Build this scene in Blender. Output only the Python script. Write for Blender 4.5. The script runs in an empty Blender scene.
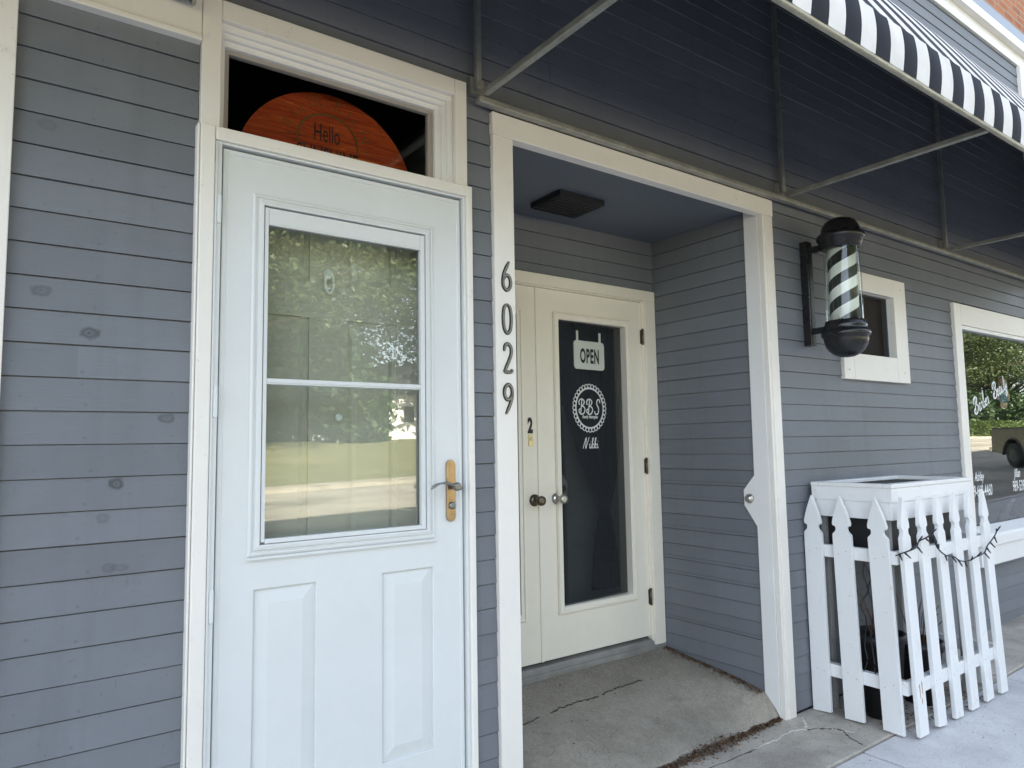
import bpy, bmesh, math, random
from mathutils import Vector, Matrix
random.seed(7)
C = bpy.context.scene.collection
SC = bpy.context.scene
PI = math.pi
H = 1.49                      # eye height: every z below is measured from eye level, the pavement is at -H

# ------------------------------------------------------------------ camera
def camera():
    yaw, pitch, roll = 0.62668373, 0.08737598, -0.01645881
    fwd = Vector((math.sin(yaw)*math.cos(pitch), math.cos(yaw)*math.cos(pitch), math.sin(pitch)))
    right = Vector((math.cos(yaw), -math.sin(yaw), 0))
    up = right.cross(fwd)
    r2 = right*math.cos(roll) + up*math.sin(roll)
    u2 = -right*math.sin(roll) + up*math.cos(roll)
    cd = bpy.data.cameras.new('camera'); cd.sensor_width = 36; cd.lens = 700.555/1024*36
    cd.clip_start = 0.05; cd.clip_end = 2000
    co = bpy.data.objects.new('camera', cd); C.objects.link(co)
    m = Matrix((r2, u2, -fwd)).transposed().to_4x4()
    m.translation = Vector((0, -2.3, H))
    co.matrix_world = m
    SC.camera = co
camera()
# ------------------------------------------------------------------ light
SUN_EL, SUN_AZ = math.radians(40), math.radians(4)     # behind the building
w = bpy.data.worlds.new('World'); SC.world = w; w.use_nodes = True
nt = w.node_tree
sky = nt.nodes.new('ShaderNodeTexSky'); sky.sky_type = 'NISHITA'; sky.sun_disc = False
sky.sun_elevation = SUN_EL; sky.sun_rotation = SUN_AZ; sky.altitude = 200; sky.air_density = 1.0; sky.dust_density = 1.5; sky.ozone_density = 1.0
bg = nt.nodes['Background']; bg.inputs['Strength'].default_value = 0.078
hsv = nt.nodes.new('ShaderNodeHueSaturation'); hsv.inputs['Saturation'].default_value = .56      # thin bright summer haze over the whole sky
nt.links.new(sky.outputs['Color'], hsv.inputs['Color']); nt.links.new(hsv.outputs['Color'], bg.inputs['Color'])
sd = bpy.data.lights.new('sun', 'SUN'); sd.energy = 5.0; sd.angle = math.radians(0.53); sd.color = (1, .92, .78)
so = bpy.data.objects.new('sun', sd); C.objects.link(so)
tosun = Vector((math.sin(SUN_AZ)*math.cos(SUN_EL), math.cos(SUN_AZ)*math.cos(SUN_EL), math.sin(SUN_EL)))
so.rotation_euler = tosun.to_track_quat('Z', 'Y').to_euler(); so.location = (0, 20, 30)
SC.view_settings.view_transform = 'Standard'; SC.view_settings.look = 'None'
SC.view_settings.exposure = 3.52; SC.view_settings.gamma = 1
SC.cycles.max_bounces = 8; SC.cycles.diffuse_bounces = 5; SC.cycles.glossy_bounces = 4; SC.cycles.transparent_max_bounces = 12
SC.cycles.caustics_reflective = False; SC.cycles.caustics_refractive = False
SC.cycles.use_denoising = True

# ------------------------------------------------------------------ helpers
def tag(o, label=None, cat=None, group=None, kind=None):
    if label: o['label'] = label
    if cat: o['category'] = cat
    if group: o['group'] = group
    if kind: o['kind'] = kind
    return o
def thing(name, loc, label, cat, group=None):
    o = bpy.data.objects.new(name, None); C.objects.link(o); o.empty_display_size = .1
    o.location = (loc[0], loc[1], loc[2]+H)
    return tag(o, label, cat, group)
def worldloc(o):
    p = Vector((0, 0, 0))
    while o is not None:
        p = p + o.location; o = o.parent
    return p

class MB:
    """collects shapes, links them as ONE mesh object"""
    def __init__(s): s.v = []; s.f = []; s.mi = []; s.cur = 0; s.smooth = []
    def face(s, idx, sm=False): s.f.append(tuple(idx)); s.mi.append(s.cur); s.smooth.append(sm)
    def box(s, x0, x1, y0, y1, z0, z1):
        b = len(s.v)
        s.v += [(x0,y0,z0),(x1,y0,z0),(x1,y1,z0),(x0,y1,z0),(x0,y0,z1),(x1,y0,z1),(x1,y1,z1),(x0,y1,z1)]
        for q in ((3,2,1,0),(4,5,6,7),(0,1,5,4),(1,2,6,5),(2,3,7,6),(3,0,4,7)): s.face([b+i for i in q])
        return s
    def quad(s, a, b, c, d, sm=False):
        n = len(s.v); s.v += [a, b, c, d]; s.face((n, n+1, n+2, n+3), sm); return s
    def prism(s, poly, fn, d0, d1):
        """poly: 2-D outline; fn(u, v, d) -> point; extruded from d0 to d1"""
        n = len(poly); b = len(s.v)
        s.v += [fn(u, v, d0) for u, v in poly] + [fn(u, v, d1) for u, v in poly]
        s.face(list(range(b, b+n))[::-1]); s.face(range(b+n, b+2*n))
        for i in range(n):
            j = (i+1) % n; s.face((b+i, b+j, b+n+j, b+n+i))
        return s
    def tube(s, pts, r, n=10, cap=True, flat=1.0):
        pts = [Vector(p) for p in pts]; b = len(s.v); m = len(pts)
        rr = r if isinstance(r, (list, tuple)) else [r]*m
        ref = Vector((0, 0, 1))
        for i, p in enumerate(pts):
            t = (pts[min(i+1, m-1)] - pts[max(i-1, 0)]).normalized()
            a = t.cross(ref)
            if a.length < .05: a = t.cross(Vector((0, 1, 0)))
            a.normalize(); c = a.cross(t).normalized()
            for k in range(n):
                th = 2*PI*k/n
                s.v.append(tuple(p + a*math.cos(th)*rr[i] + c*math.sin(th)*rr[i]*flat))
        for i in range(m-1):
            for k in range(n):
                k2 = (k+1) % n
                s.face((b+i*n+k, b+i*n+k2, b+(i+1)*n+k2, b+(i+1)*n+k), True)
        if cap:
            s.face([b+k for k in range(n)][::-1]); s.face([b+(m-1)*n+k for k in range(n)])
        return s
    def lathe(s, prof, org, axis='z', n=32, sm=True):
        b = len(s.v); m = len(prof); ox, oy, oz = org
        for r, h in prof:
            for k in range(n):
                a = 2*PI*k/n; c, q = r*math.cos(a), r*math.sin(a)
                s.v.append({'z': (ox+c, oy+q, oz+h), 'y': (ox+c, oy+h, oz+q), 'x': (ox+h, oy+c, oz+q)}[axis])
        for i in range(m-1):
            for k in range(n):
                k2 = (k+1) % n
                s.face((b+i*n+k, b+i*n+k2, b+(i+1)*n+k2, b+(i+1)*n+k), sm)
        s.face([b+k for k in range(n)][::-1]); s.face([b+(m-1)*n+k for k in range(n)])
        return s
    def ribbon(s, pts, wd, fn, d0, d1, closed=False):
        """flat stroke of width wd along 2-D points, extruded d0..d1 (d0 = face seen)"""
        m = len(pts); P = [Vector(p) for p in pts]; L = []; R = []
        ww = wd if isinstance(wd, (list, tuple)) else [wd]*m
        for i in range(m):
            if closed: t = P[(i+1) % m] - P[i-1]
            else: t = P[min(i+1, m-1)] - P[max(i-1, 0)]
            if t.length < 1e-9: t = Vector((1, 0))
            t.normalize(); nn = Vector((-t.y, t.x))
            L.append(P[i] + nn*ww[i]/2); R.append(P[i] - nn*ww[i]/2)
        b = len(s.v)
        for i in range(m):
            s.v += [fn(L[i].x, L[i].y, d0), fn(R[i].x, R[i].y, d0), fn(L[i].x, L[i].y, d1), fn(R[i].x, R[i].y, d1)]
        for i in range(m if closed else m-1):
            a, c = b+4*i, b+4*((i+1) % m)
            s.face((a, a+1, c+1, c)); s.face((a, c, c+2, a+2)); s.face((a+1, a+3, c+3, c+1))
        return s
    def build(s, name, mats, parent=None, bevel=0, seg=2, loc=None):
        me = bpy.data.meshes.new(name)
        pw = worldloc(parent) if parent is not None else Vector((0, 0, 0))
        # a point of the object's own: middle of its bounds at the bottom
        xs = [p[0] for p in s.v]; ys = [p[1] for p in s.v]; zs = [p[2] for p in s.v]
        org = Vector(loc) if loc else Vector(((min(xs)+max(xs))/2, (min(ys)+max(ys))/2, min(zs)))
        me.from_pydata([(p[0]-org.x, p[1]-org.y, p[2]-org.z) for p in s.v], [], s.f)
        if not isinstance(mats, (list, tuple)): mats = [mats]
        for m in mats: me.materials.append(m)
        me.polygons.foreach_set('material_index', s.mi)
        me.polygons.foreach_set('use_smooth', s.smooth)
        bm = bmesh.new(); bm.from_mesh(me); bmesh.ops.recalc_face_normals(bm, faces=bm.faces); bm.to_mesh(me); bm.free()
        me.update()
        o = bpy.data.objects.new(name, me); C.objects.link(o)
        o.location = org + Vector((0, 0, H)) - pw
        if parent is not None: o.parent = parent
        if bevel:
            b = o.modifiers.new('edge', 'BEVEL'); b.width = bevel; b.segments = seg; b.limit_method = 'ANGLE'; b.angle_limit = math.radians(40)
            b.harden_normals = False
        return o

def smooth(pts, n=8, closed=False):
    out = []; m = len(pts)
    for i in range(m if closed else m-1):
        if closed: p = [pts[(i+k) % m] for k in (-1, 0, 1, 2)]
        else: p = [pts[max(i-1, 0)], pts[i], pts[i+1], pts[min(i+2, m-1)]]
        for k in range(n):
            t = k/n
            out.append(tuple(.5*((2*p[1][d]) + (-p[0][d]+p[2][d])*t + (2*p[0][d]-5*p[1][d]+4*p[2][d]-p[3][d])*t*t + (-p[0][d]+3*p[1][d]-3*p[2][d]+p[3][d])*t**3) for d in range(len(pts[0]))))
    if not closed: out.append(tuple(pts[-1]))
    return out

def text_into(mb, body, fn, size=1.0, sx=1.0, shear=0, d0=0, d1=.001, bold=0, align='LEFT', space=1.0):
    """adds filled letters of the built-in font to mb; fn(u, v, d)"""
    cu = bpy.data.curves.new('letters', 'FONT'); cu.body = body; cu.size = size; cu.shear = shear; cu.offset = bold
    cu.align_x = align; cu.space_character = space; cu.resolution_u = 4
    o = bpy.data.objects.new('letters', cu); C.objects.link(o)
    bpy.context.view_layer.update()
    dg = bpy.context.evaluated_depsgraph_get()
    me = bpy.data.meshes.new_from_object(o.evaluated_get(dg))
    b = len(mb.v)
    for p in me.vertices: mb.v.append(fn(p.co.x*sx, p.co.y, d0))
    for f in me.polygons: mb.face([b+i for i in f.vertices])
    bpy.data.objects.remove(o); bpy.data.curves.remove(cu); bpy.data.meshes.remove(me)
    return mb

# ------------------------------------------------------------------ materials
def base_mat(name, rough=.6, spec=.5, metal=0):
    m = bpy.data.materials.new(name); m.use_nodes = True
    p = m.node_tree.nodes['Principled BSDF']
    p.inputs['Roughness'].default_value = rough; p.inputs['Specular IOR Level'].default_value = spec; p.inputs['Metallic'].default_value = metal
    return m, m.node_tree, p
def N(t, kind, **kw):
    n = t.nodes.new(kind)
    for k, v in kw.items():
        if k in n.inputs: n.inputs[k].default_value = v
        else: setattr(n, k, v)
    return n
def ramp(t, fac, stops):
    r = t.nodes.new('ShaderNodeValToRGB'); e = r.color_ramp.elements
    while len(e) < len(stops): e.new(.5)
    for q, (p, c) in zip(e, stops): q.position = p; q.color = (*c, 1) if len(c) == 3 else c
    t.links.new(fac, r.inputs[0]); return r.outputs[0]
def mixc(t, fac, a, b, mode='MIX'):
    m = t.nodes.new('ShaderNodeMix'); m.data_type = 'RGBA'; m.blend_type = mode
    for i, v in ((0, fac), (6, a), (7, b)):
        if hasattr(v, 'is_output'): t.links.new(v, m.inputs[i])
        else: m.inputs[i].default_value = v if i == 0 else ((*v, 1) if len(v) == 3 else v)
    return m.outputs[2]
def math_(t, op, a, b=0, c=None):
    m = t.nodes.new('ShaderNodeMath'); m.operation = op
    for i, v in enumerate((a, b, c)):
        if v is None: continue
        if hasattr(v, 'is_output'): t.links.new(v, m.inputs[i])
        else: m.inputs[i].default_value = v
    return m.outputs[0]
def noise(t, vec, scale, detail=4, rough=.55, dist=0):
    n = N(t, 'ShaderNodeTexNoise', Scale=scale, Detail=detail, Roughness=rough, Distortion=dist)
    t.links.new(vec, n.inputs['Vector']); return n.outputs['Fac']
def pos(t):
    return t.nodes.new('ShaderNodeNewGeometry').outputs['Position']
def stretch(t, vec, s):
    m = N(t, 'ShaderNodeMapping'); m.inputs['Scale'].default_value = s; t.links.new(vec, m.inputs['Vector']); return m.outputs[0]
def bump(t, p, h, strength=.2, dist=.002):
    b = N(t, 'ShaderNodeBump', Strength=strength, Distance=dist); t.links.new(h, b.inputs['Height']); t.links.new(b.outputs[0], p.inputs['Normal'])
def plain(name, col, rough=.6, metal=0, spec=.5, var=.08, scale=6, bmp=0, bscale=60):
    """paint or metal with a little wear in its tone"""
    m, t, p = base_mat(name, rough, spec, metal)
    v = pos(t)
    n1 = noise(t, v, scale, 5); n2 = noise(t, v, scale*9, 3)
    f = math_(t, 'ADD', math_(t, 'MULTIPLY', n1, .7), math_(t, 'MULTIPLY', n2, .3))
    c = ramp(t, f, [(.3, [x*(1-var) for x in col]), (.7, [min(1, x*(1+var)) for x in col])])
    t.links.new(c, p.inputs['Base Color'])
    r = math_(t, 'MULTIPLY_ADD', n1, .2, rough-.1); t.links.new(r, p.inputs['Roughness'])
    if bmp: bump(t, p, noise(t, v, bscale, 4), bmp, .002)
    return m
def siding_mat(name, col, knots=()):
    m, t, p = base_mat(name, .55, .35)
    v = pos(t)
    sep = N(t, 'ShaderNodeSeparateXYZ'); t.links.new(v, sep.inputs[0])
    k = math_(t, 'FLOOR', math_(t, 'DIVIDE', math_(t, 'SUBTRACT', sep.outputs[2], H+.0245), .0935))
    kx = math_(t, 'FLOOR', math_(t, 'DIVIDE', math_(t, 'ADD', sep.outputs[0], math_(t, 'MULTIPLY', k, 1.37)), 2.9))
    cb = N(t, 'ShaderNodeCombineXYZ'); t.links.new(k, cb.inputs[0]); t.links.new(kx, cb.inputs[1])
    wn = t.nodes.new('ShaderNodeTexWhiteNoise'); wn.noise_dimensions = '3D'; t.links.new(cb.outputs[0], wn.inputs['Vector'])
    c0 = ramp(t, wn.outputs['Value'], [(0, [x*.91 for x in col]), (1, [x*1.09 for x in col])])
    # faint grain along the board, blotches, dust
    g = noise(t, stretch(t, v, (3, 3, 60)), 3, 5, .6)
    c1 = mixc(t, math_(t, 'MULTIPLY', g, .28), c0, [x*.72 for x in col])
    bl = noise(t, v, 3.1, 6, .6)
    c2 = mixc(t, ramp(t, bl, [(.45, (0, 0, 0)), (.75, (.3, .3, .3))]), c1, [x*1.35 for x in col])
    sp = noise(t, v, 55, 2, .5)
    c3 = mixc(t, ramp(t, sp, [(.66, (0, 0, 0)), (.76, (.4, .4, .4))]), c2, [x*.6 for x in col])
    st = noise(t, stretch(t, v, (16, 16, .9)), 1.0, 4, .6)
    c3 = mixc(t, ramp(t, st, [(.52, (0, 0, 0)), (.75, (.22, .22, .22))]), c3, [x*.62 for x in col])
    fx = math_(t, 'MULTIPLY', math_(t, 'SUBTRACT', math_(t, 'FRACT', math_(t, 'ADD', math_(t, 'DIVIDE', sep.outputs[0], .406), math_(t, 'MULTIPLY', wn.outputs['Value'], .08))), .5), .406)
    fz = math_(t, 'SUBTRACT', math_(t, 'FLOORED_MODULO', math_(t, 'SUBTRACT', sep.outputs[2], H+.0245), .0935), .017)
    dn = math_(t, 'SQRT', math_(t, 'ADD', math_(t, 'MULTIPLY', fx, fx), math_(t, 'MULTIPLY', fz, fz)))
    c3 = mixc(t, ramp(t, dn, [(.0022, (.55, .55, .55)), (.0050, (0, 0, 0))]), c3, [x*.5 for x in col])
    for i, (kx_, kz_, rx, rz, a) in enumerate(knots):
        s1 = N(t, 'ShaderNodeVectorMath', operation='SUBTRACT'); t.links.new(v, s1.inputs[0]); s1.inputs[1].default_value = (kx_, 0, kz_+H)
        s2 = N(t, 'ShaderNodeVectorMath', operation='MULTIPLY'); t.links.new(s1.outputs[0], s2.inputs[0]); s2.inputs[1].default_value = (1/rx, 0, 1/rz)
        s3 = N(t, 'ShaderNodeVectorMath', operation='LENGTH'); t.links.new(s2.outputs[0], s3.inputs[0])
        d = math_(t, 'ADD', s3.outputs['Value'], math_(t, 'MULTIPLY', math_(t, 'SUBTRACT', noise(t, v, 45, 3), .5), .9))
        c3 = mixc(t, ramp(t, d, [(.0, (a, a, a)), (.18, (a*.45,)*3), (.62, (a,)*3), (1.0, (0, 0, 0))]), c3, [x*.33 for x in col])
    t.links.new(c3, p.inputs['Base Color'])
    t.links.new(math_(t, 'MULTIPLY_ADD', bl, .25, .42), p.inputs['Roughness'])
    hb = math_(t, 'ADD', math_(t, 'MULTIPLY', g, .8), math_(t, 'MULTIPLY', noise(t, v, 26, 4), .6))
    bump(t, p, hb, .35, .002)
    return m
def white_paint(name, col=(.79, .775, .735), dirt=.5, rough=.45):
    """old brushed white paint: brush streaks, grime patches, small chips"""
    m, t, p = base_mat(name, rough, .4)
    v = pos(t)
    n1 = noise(t, v, 2.3, 6, .6); n2 = noise(t, v, 14, 5, .65); n3 = noise(t, stretch(t, v, (90, 90, 6)), 1.2, 3)
    c = ramp(t, n1, [(.35, [x*.95 for x in col]), (.65, col)])
    c = mixc(t, math_(t, 'MULTIPLY', n3, .12), c, [x*.75 for x in col])
    c = mixc(t, ramp(t, n2, [(.60, (0, 0, 0)), (.80, (.42*dirt,)*3)]), c, (.36, .32, .25))
    ch = noise(t, v, 95, 2)
    c = mixc(t, ramp(t, math_(t, 'MULTIPLY', ch, math_(t, 'ADD', n2, .42)), [(.70, (0, 0, 0)), (.73, (.55*dirt,)*3)]), c, (.22, .2, .17))
    t.links.new(c, p.inputs['Base Color'])
    bump(t, p, math_(t, 'ADD', n3, math_(t, 'MULTIPLY', n2, .6)), .25, .0015)
    return m
def concrete(name, col, spec=1.0, stain=.5, sc=1.0, blot=1.0):
    m, t, p = base_mat(name, .88, .25)
    v = pos(t)
    big = noise(t, v, 1.6*sc, 6, .62, .3); mid = noise(t, v, 9*sc, 6, .65); fine = noise(t, v, 120, 3, .7); agg = N(t, 'ShaderNodeTexVoronoi', Scale=170.0); t.links.new(v, agg.inputs['Vector'])
    c = ramp(t, big, [(.33, [x*(1-.48*blot) for x in col]), (.5, [x*(1-.08*blot) for x in col]), (.68, [x*(1+.22*blot) for x in col])])
    c = mixc(t, ramp(t, mid, [(.5, (0, 0, 0)), (.72, (stain,)*3)]), c, [x*.55 for x in (col[0], col[1]*.97, col[2]*.9)])
    c = mixc(t, math_(t, 'MULTIPLY', fine, .5*spec), c, [x*.6 for x in col])
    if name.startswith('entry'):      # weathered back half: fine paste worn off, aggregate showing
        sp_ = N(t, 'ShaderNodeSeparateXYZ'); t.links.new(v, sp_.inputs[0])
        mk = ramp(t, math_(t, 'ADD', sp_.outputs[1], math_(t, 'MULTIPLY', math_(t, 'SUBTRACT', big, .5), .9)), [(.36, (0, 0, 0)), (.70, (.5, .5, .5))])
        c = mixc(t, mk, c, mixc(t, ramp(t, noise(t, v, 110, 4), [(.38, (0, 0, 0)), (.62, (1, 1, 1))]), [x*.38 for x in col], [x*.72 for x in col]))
    w_ = N(t, 'ShaderNodeSeparateColor'); t.links.new(agg.outputs['Color'], w_.inputs[0])
    c = mixc(t, ramp(t, w_.outputs[0], [(.84, (0, 0, 0)), (.88, (.30*spec,)*3)]), c, (.10, .09, .08))
    c = mixc(t, ramp(t, w_.outputs[1], [(.90, (0, 0, 0)), (.94, (.22*spec,)*3)]), c, (.55, .53, .48))
    t.links.new(c, p.inputs['Base Color'])
    bump(t, p, math_(t, 'ADD', math_(t, 'MULTIPLY', fine, .6), mid), .5, .004)
    return m
def glass(name, f0=.1, tint=(.93, .97, .95), wob=0.0):
    """one pane: mirror-like reflection growing towards grazing angles (both faces alike), the rest looks through"""
    m = bpy.data.materials.new(name); m.use_nodes = True; t = m.node_tree
    t.nodes.remove(t.nodes['Principled BSDF']); out = t.nodes['Material Output']
    g = t.nodes.new('ShaderNodeNewGeometry')
    dt = N(t, 'ShaderNodeVectorMath', operation='DOT_PRODUCT'); t.links.new(g.outputs['True Normal'], dt.inputs[0]); t.links.new(g.outputs['Incoming'], dt.inputs[1])
    k = math_(t, 'POWER', math_(t, 'SUBTRACT', 1, math_(t, 'ABSOLUTE', dt.outputs['Value'])), 5)
    fac = math_(t, 'MULTIPLY_ADD', k, 1-f0, f0)
    gl = N(t, 'ShaderNodeBsdfGlossy', Roughness=0.0); gl.inputs['Color'].default_value = (1, 1, 1, 1)
    tr = N(t, 'ShaderNodeBsdfTransparent'); tr.inputs['Color'].default_value = (*tint, 1)
    mx = N(t, 'ShaderNodeMixShader'); t.links.new(fac, mx.inputs[0]); t.links.new(tr.outputs[0], mx.inputs[1]); t.links.new(gl.outputs[0], mx.inputs[2])
    t.links.new(mx.outputs[0], out.inputs[0])
    if wob:
        b = N(t, 'ShaderNodeBump', Strength=wob, Distance=.002); t.links.new(noise(t, pos(t), 2.2, 1), b.inputs['Height'])
        t.links.new(b.outputs[0], gl.inputs['Normal'])
    return m
def brick_mat(name, c1=(.36, .15, .085), c2=(.27, .10, .06), sc=1.0):
    m, t, p = base_mat(name, .85, .2)
    tc = pos(t); mp = N(t, 'ShaderNodeMapping'); mp.inputs['Rotation'].default_value = (PI/2, 0, 0); t.links.new(tc, mp.inputs['Vector'])
    b = N(t, 'ShaderNodeTexBrick', Scale=1.0); t.links.new(mp.outputs[0], b.inputs['Vector'])
    b.inputs['Color1'].default_value = (*c1, 1); b.inputs['Color2'].default_value = (*c2, 1); b.inputs['Mortar'].default_value = (.33, .28, .23, 1)
    b.inputs['Brick Width'].default_value = .215; b.inputs['Row Height'].default_value = .072; b.inputs['Mortar Size'].default_value = .008
    c = mixc(t, ramp(t, noise(t, tc, 7, 5), [(.4, (0, 0, 0)), (.75, (.6, .6, .6))]), b.outputs['Color'], (.42, .22, .14))
    t.links.new(c, p.inputs['Base Color']); bump(t, p, b.outputs['Fac'], -.5, .006)
    return m
def leaf_mat(name, a, b):
    m, t, p = base_mat(name, .5, .3)
    oi = t.nodes.new('ShaderNodeNewGeometry')
    c = ramp(t, oi.outputs['Random Per Island'], [(0, a), (1, b)])
    t.links.new(c, p.inputs['Base Color'])
    p.inputs['Transmission Weight'].default_value = 0
    tl = N(t, 'ShaderNodeBsdfTranslucent'); t.links.new(c, tl.inputs[0])
    mx = N(t, 'ShaderNodeMixShader'); mx.inputs[0].default_value = .18
    t.links.new(p.outputs[0], mx.inputs[1]); t.links.new(tl.outputs[0], mx.inputs[2]); t.links.new(mx.outputs[0], t.nodes['Material Output'].inputs[0])
    return m

BLUE = (.165, .176, .194)
M = {}
M['siding'] = siding_mat('blue grey clapboard paint', BLUE, knots=[(.066, .451, .030, .019, .55), (.186, .341, .030, .02, .8), (.265, -.091, .022, .020, .9), (.394, .098, .028, .018, .6), (.234, -.188, .02, .018, .35), (.255, -.329, .02, .018, .35), (.28, -.33, .03, .012, .3), (.065, .93, .03, .02, .25)])
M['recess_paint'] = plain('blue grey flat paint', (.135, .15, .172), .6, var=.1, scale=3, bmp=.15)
M['white'] = white_paint('old white trim paint', (.81, .77, .705))
M['white_clean'] = white_paint('white trim paint', (.80, .79, .765), .22)
M['fence_white'] = white_paint('weathered white fence paint', (.80, .80, .79), .7)
M['door_white'] = plain('white enamelled steel door', (.67, .685, .675), .34, var=.035, scale=2.5, bmp=.10, bscale=90)
M['cream'] = plain('cream door paint', (.86, .805, .69), .4, var=.035, scale=3, bmp=.08)
M['inner_door'] = plain('greige door paint', (.52, .50, .445), .45, var=.04, scale=3)
M['glass'] = glass('window glass', .035)
M['storm_glass'] = glass('storm door glass', .066, (.90, .92, .89), .05)
M['tube_glass'] = glass('clear tube glass', .05, (.95, .98, .95))
M['shop_glass'] = glass('shop window glass', .045, (.86, .89, .87), .04)
M['black_glass'] = glass('dark glass', .095, (.64, .65, .65))
M['galv'] = plain('galvanised tube', (.33, .33, .30), .5, .55, var=.3, scale=14, bmp=.1)
M['galv_old'] = plain('weathered front bar', (.42, .40, .31), .6, .25, var=.3, scale=18, bmp=.15)
M['black_metal'] = plain('black enamel', (.012, .012, .013), .28, 0, .5, var=.2, scale=9)
M['black_plastic'] = plain('black plastic', (.014, .014, .016), .45, 0, .5, var=.25, scale=9)
M['nickel'] = plain('satin nickel', (.5, .48, .43), .3, .95, var=.12, scale=20)
M['bronze'] = plain('dark bronze', (.16, .13, .095), .35, .9, var=.2, scale=20)
M['brass'] = plain('worn brass', (.43, .31, .18), .34, .92, var=.3, scale=22)
M['lock_brass'] = plain('pale brass', (.66, .58, .30), .35, .85, var=.1, scale=16)
M['pewter'] = plain('pewter', (.25, .25, .24), .35, .9, var=.15, scale=30)
M['ink'] = plain('black lettering', (.012, .012, .012), .5, var=.05)
M['vinyl'] = plain('white vinyl lettering', (.78, .79, .78), .5, var=.03)
M['sign_white'] = plain('pale sign plastic', (.62, .64, .58), .5, var=.04)
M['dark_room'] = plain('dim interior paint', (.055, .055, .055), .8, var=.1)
M['room_floor'] = plain('interior floor', (.22, .21, .20), .6, var=.15)
M['curtain'] = plain('dark navy cloth', (.012, .014, .022), .9, var=.2, scale=20, spec=.1)
M['pale_cloth'] = plain('pale grey cloth', (.25, .265, .26), .9, var=.12, scale=12, spec=.1)
M['flashing'] = plain('grey metal flashing', (.25, .28, .32), .45, .3, var=.1)
M['brick'] = brick_mat('orange brick', (.44, .17, .08), (.31, .11, .055))
M['brick_far'] = brick_mat('red brick', (.27, .12, .08), (.2, .085, .06))
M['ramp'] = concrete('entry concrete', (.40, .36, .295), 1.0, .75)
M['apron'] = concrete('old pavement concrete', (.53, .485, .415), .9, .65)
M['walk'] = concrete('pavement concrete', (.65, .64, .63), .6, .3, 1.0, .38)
M['dirt'] = plain('dark crack dirt', (.075, .062, .048), .95, var=.4, scale=60, spec=.1)
M['patch'] = plain('pale crack filler', (.66, .64, .58), .9, var=.2, scale=60)
M['litter'] = leaf_mat('dry leaf crumbs', (.05, .028, .017), (.24, .145, .085))
M['asphalt'] = concrete('asphalt', (.058, .058, .06), .5, .3, .4)
M['asphalt_pale'] = concrete('sun bleached road', (.315, .29, .245), .4, .3, .25)
M['rubber'] = plain('tyre rubber', (.018, .018, .018), .85, var=.2)
M['rim_grey'] = plain('dull alloy rim', (.085, .085, .085), .5, .5, var=.3, scale=30)
M['chrome'] = plain('chrome', (.6, .6, .6), .18, 1, var=.05)
M['truck_paint'] = plain('grey brown truck paint', (.12, .115, .105), .28, .35, var=.05)
M['red_lens'] = plain('red lamp lens', (.35, .02, .02), .2, var=.05)
M['far_white'] = plain('white house siding', (.72, .71, .68), .6, var=.04)
M['far_roof'] = plain('grey roof shingles', (.11, .10, .10), .9, var=.2, scale=10)
M['leaf_a'] = leaf_mat('broad green leaves', (.03, .052, .016), (.078, .10, .034))
M['leaf_b'] = leaf_mat('deep green needles', (.02, .045, .018), (.055, .095, .035))
M['hedge'] = leaf_mat('clipped hedge leaves', (.035, .065, .015), (.09, .13, .03))
M['bark'] = plain('grey brown bark', (.09, .07, .052), .9, var=.35, scale=8, bmp=.5, bscale=20)
def lawn_mat():
    m, t, p = base_mat('mown lawn', .9, .1); v = pos(t)
    c = ramp(t, noise(t, v, .5, 8, .7), [(.3, (.12, .128, .062)), (.55, (.165, .162, .085)), (.75, (.24, .215, .125))])
    t.links.new(c, p.inputs['Base Color']); bump(t, p, noise(t, v, 30, 4), .6, .03); return m
M['lawn'] = lawn_mat()
def stripe_mat(name, axis, width, off, a, b):
    m, t, p = base_mat(name, .75, .2); v = pos(t)
    sep = N(t, 'ShaderNodeSeparateXYZ'); t.links.new(v, sep.inputs[0])
    f = math_(t, 'FLOORED_MODULO', math_(t, 'DIVIDE', math_(t, 'SUBTRACT', sep.outputs[axis], off), width), 2)
    s = math_(t, 'GREATER_THAN', f, 1)
    n = noise(t, v, 8, 5)
    ca = ramp(t, n, [(.3, [x*.88 for x in a]), (.7, a)])
    c = mixc(t, s, ca, b)
    t.links.new(c, p.inputs['Base Color']); bump(t, p, noise(t, v, 300, 2), .3, .001)
    return m
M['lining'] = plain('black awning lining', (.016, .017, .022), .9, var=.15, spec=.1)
M['awning'] = stripe_mat('black and white awning canvas', 0, .107, 2.78-.107, (.74, .73, .71), (.016, .018, .026))
def disc_mat():
    m, t, p = base_mat('orange stained wood', .45, .4); v = pos(t)
    mp = N(t, 'ShaderNodeMapping'); mp.inputs['Rotation'].default_value = (0, math.radians(-14), 0); mp.inputs['Scale'].default_value = (2, 2, 32); t.links.new(v, mp.inputs['Vector'])
    g = noise(t, mp.outputs[0], 2.4, 6, .7, 1.2)
    c = ramp(t, g, [(.3, (.20, .018, .005)), (.5, (.40, .043, .009)), (.62, (.52, .09, .014)), (.70, (.78, .33, .07))])
    t.links.new(c, p.inputs['Base Color']); return m
M['disc'] = disc_mat()
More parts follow.
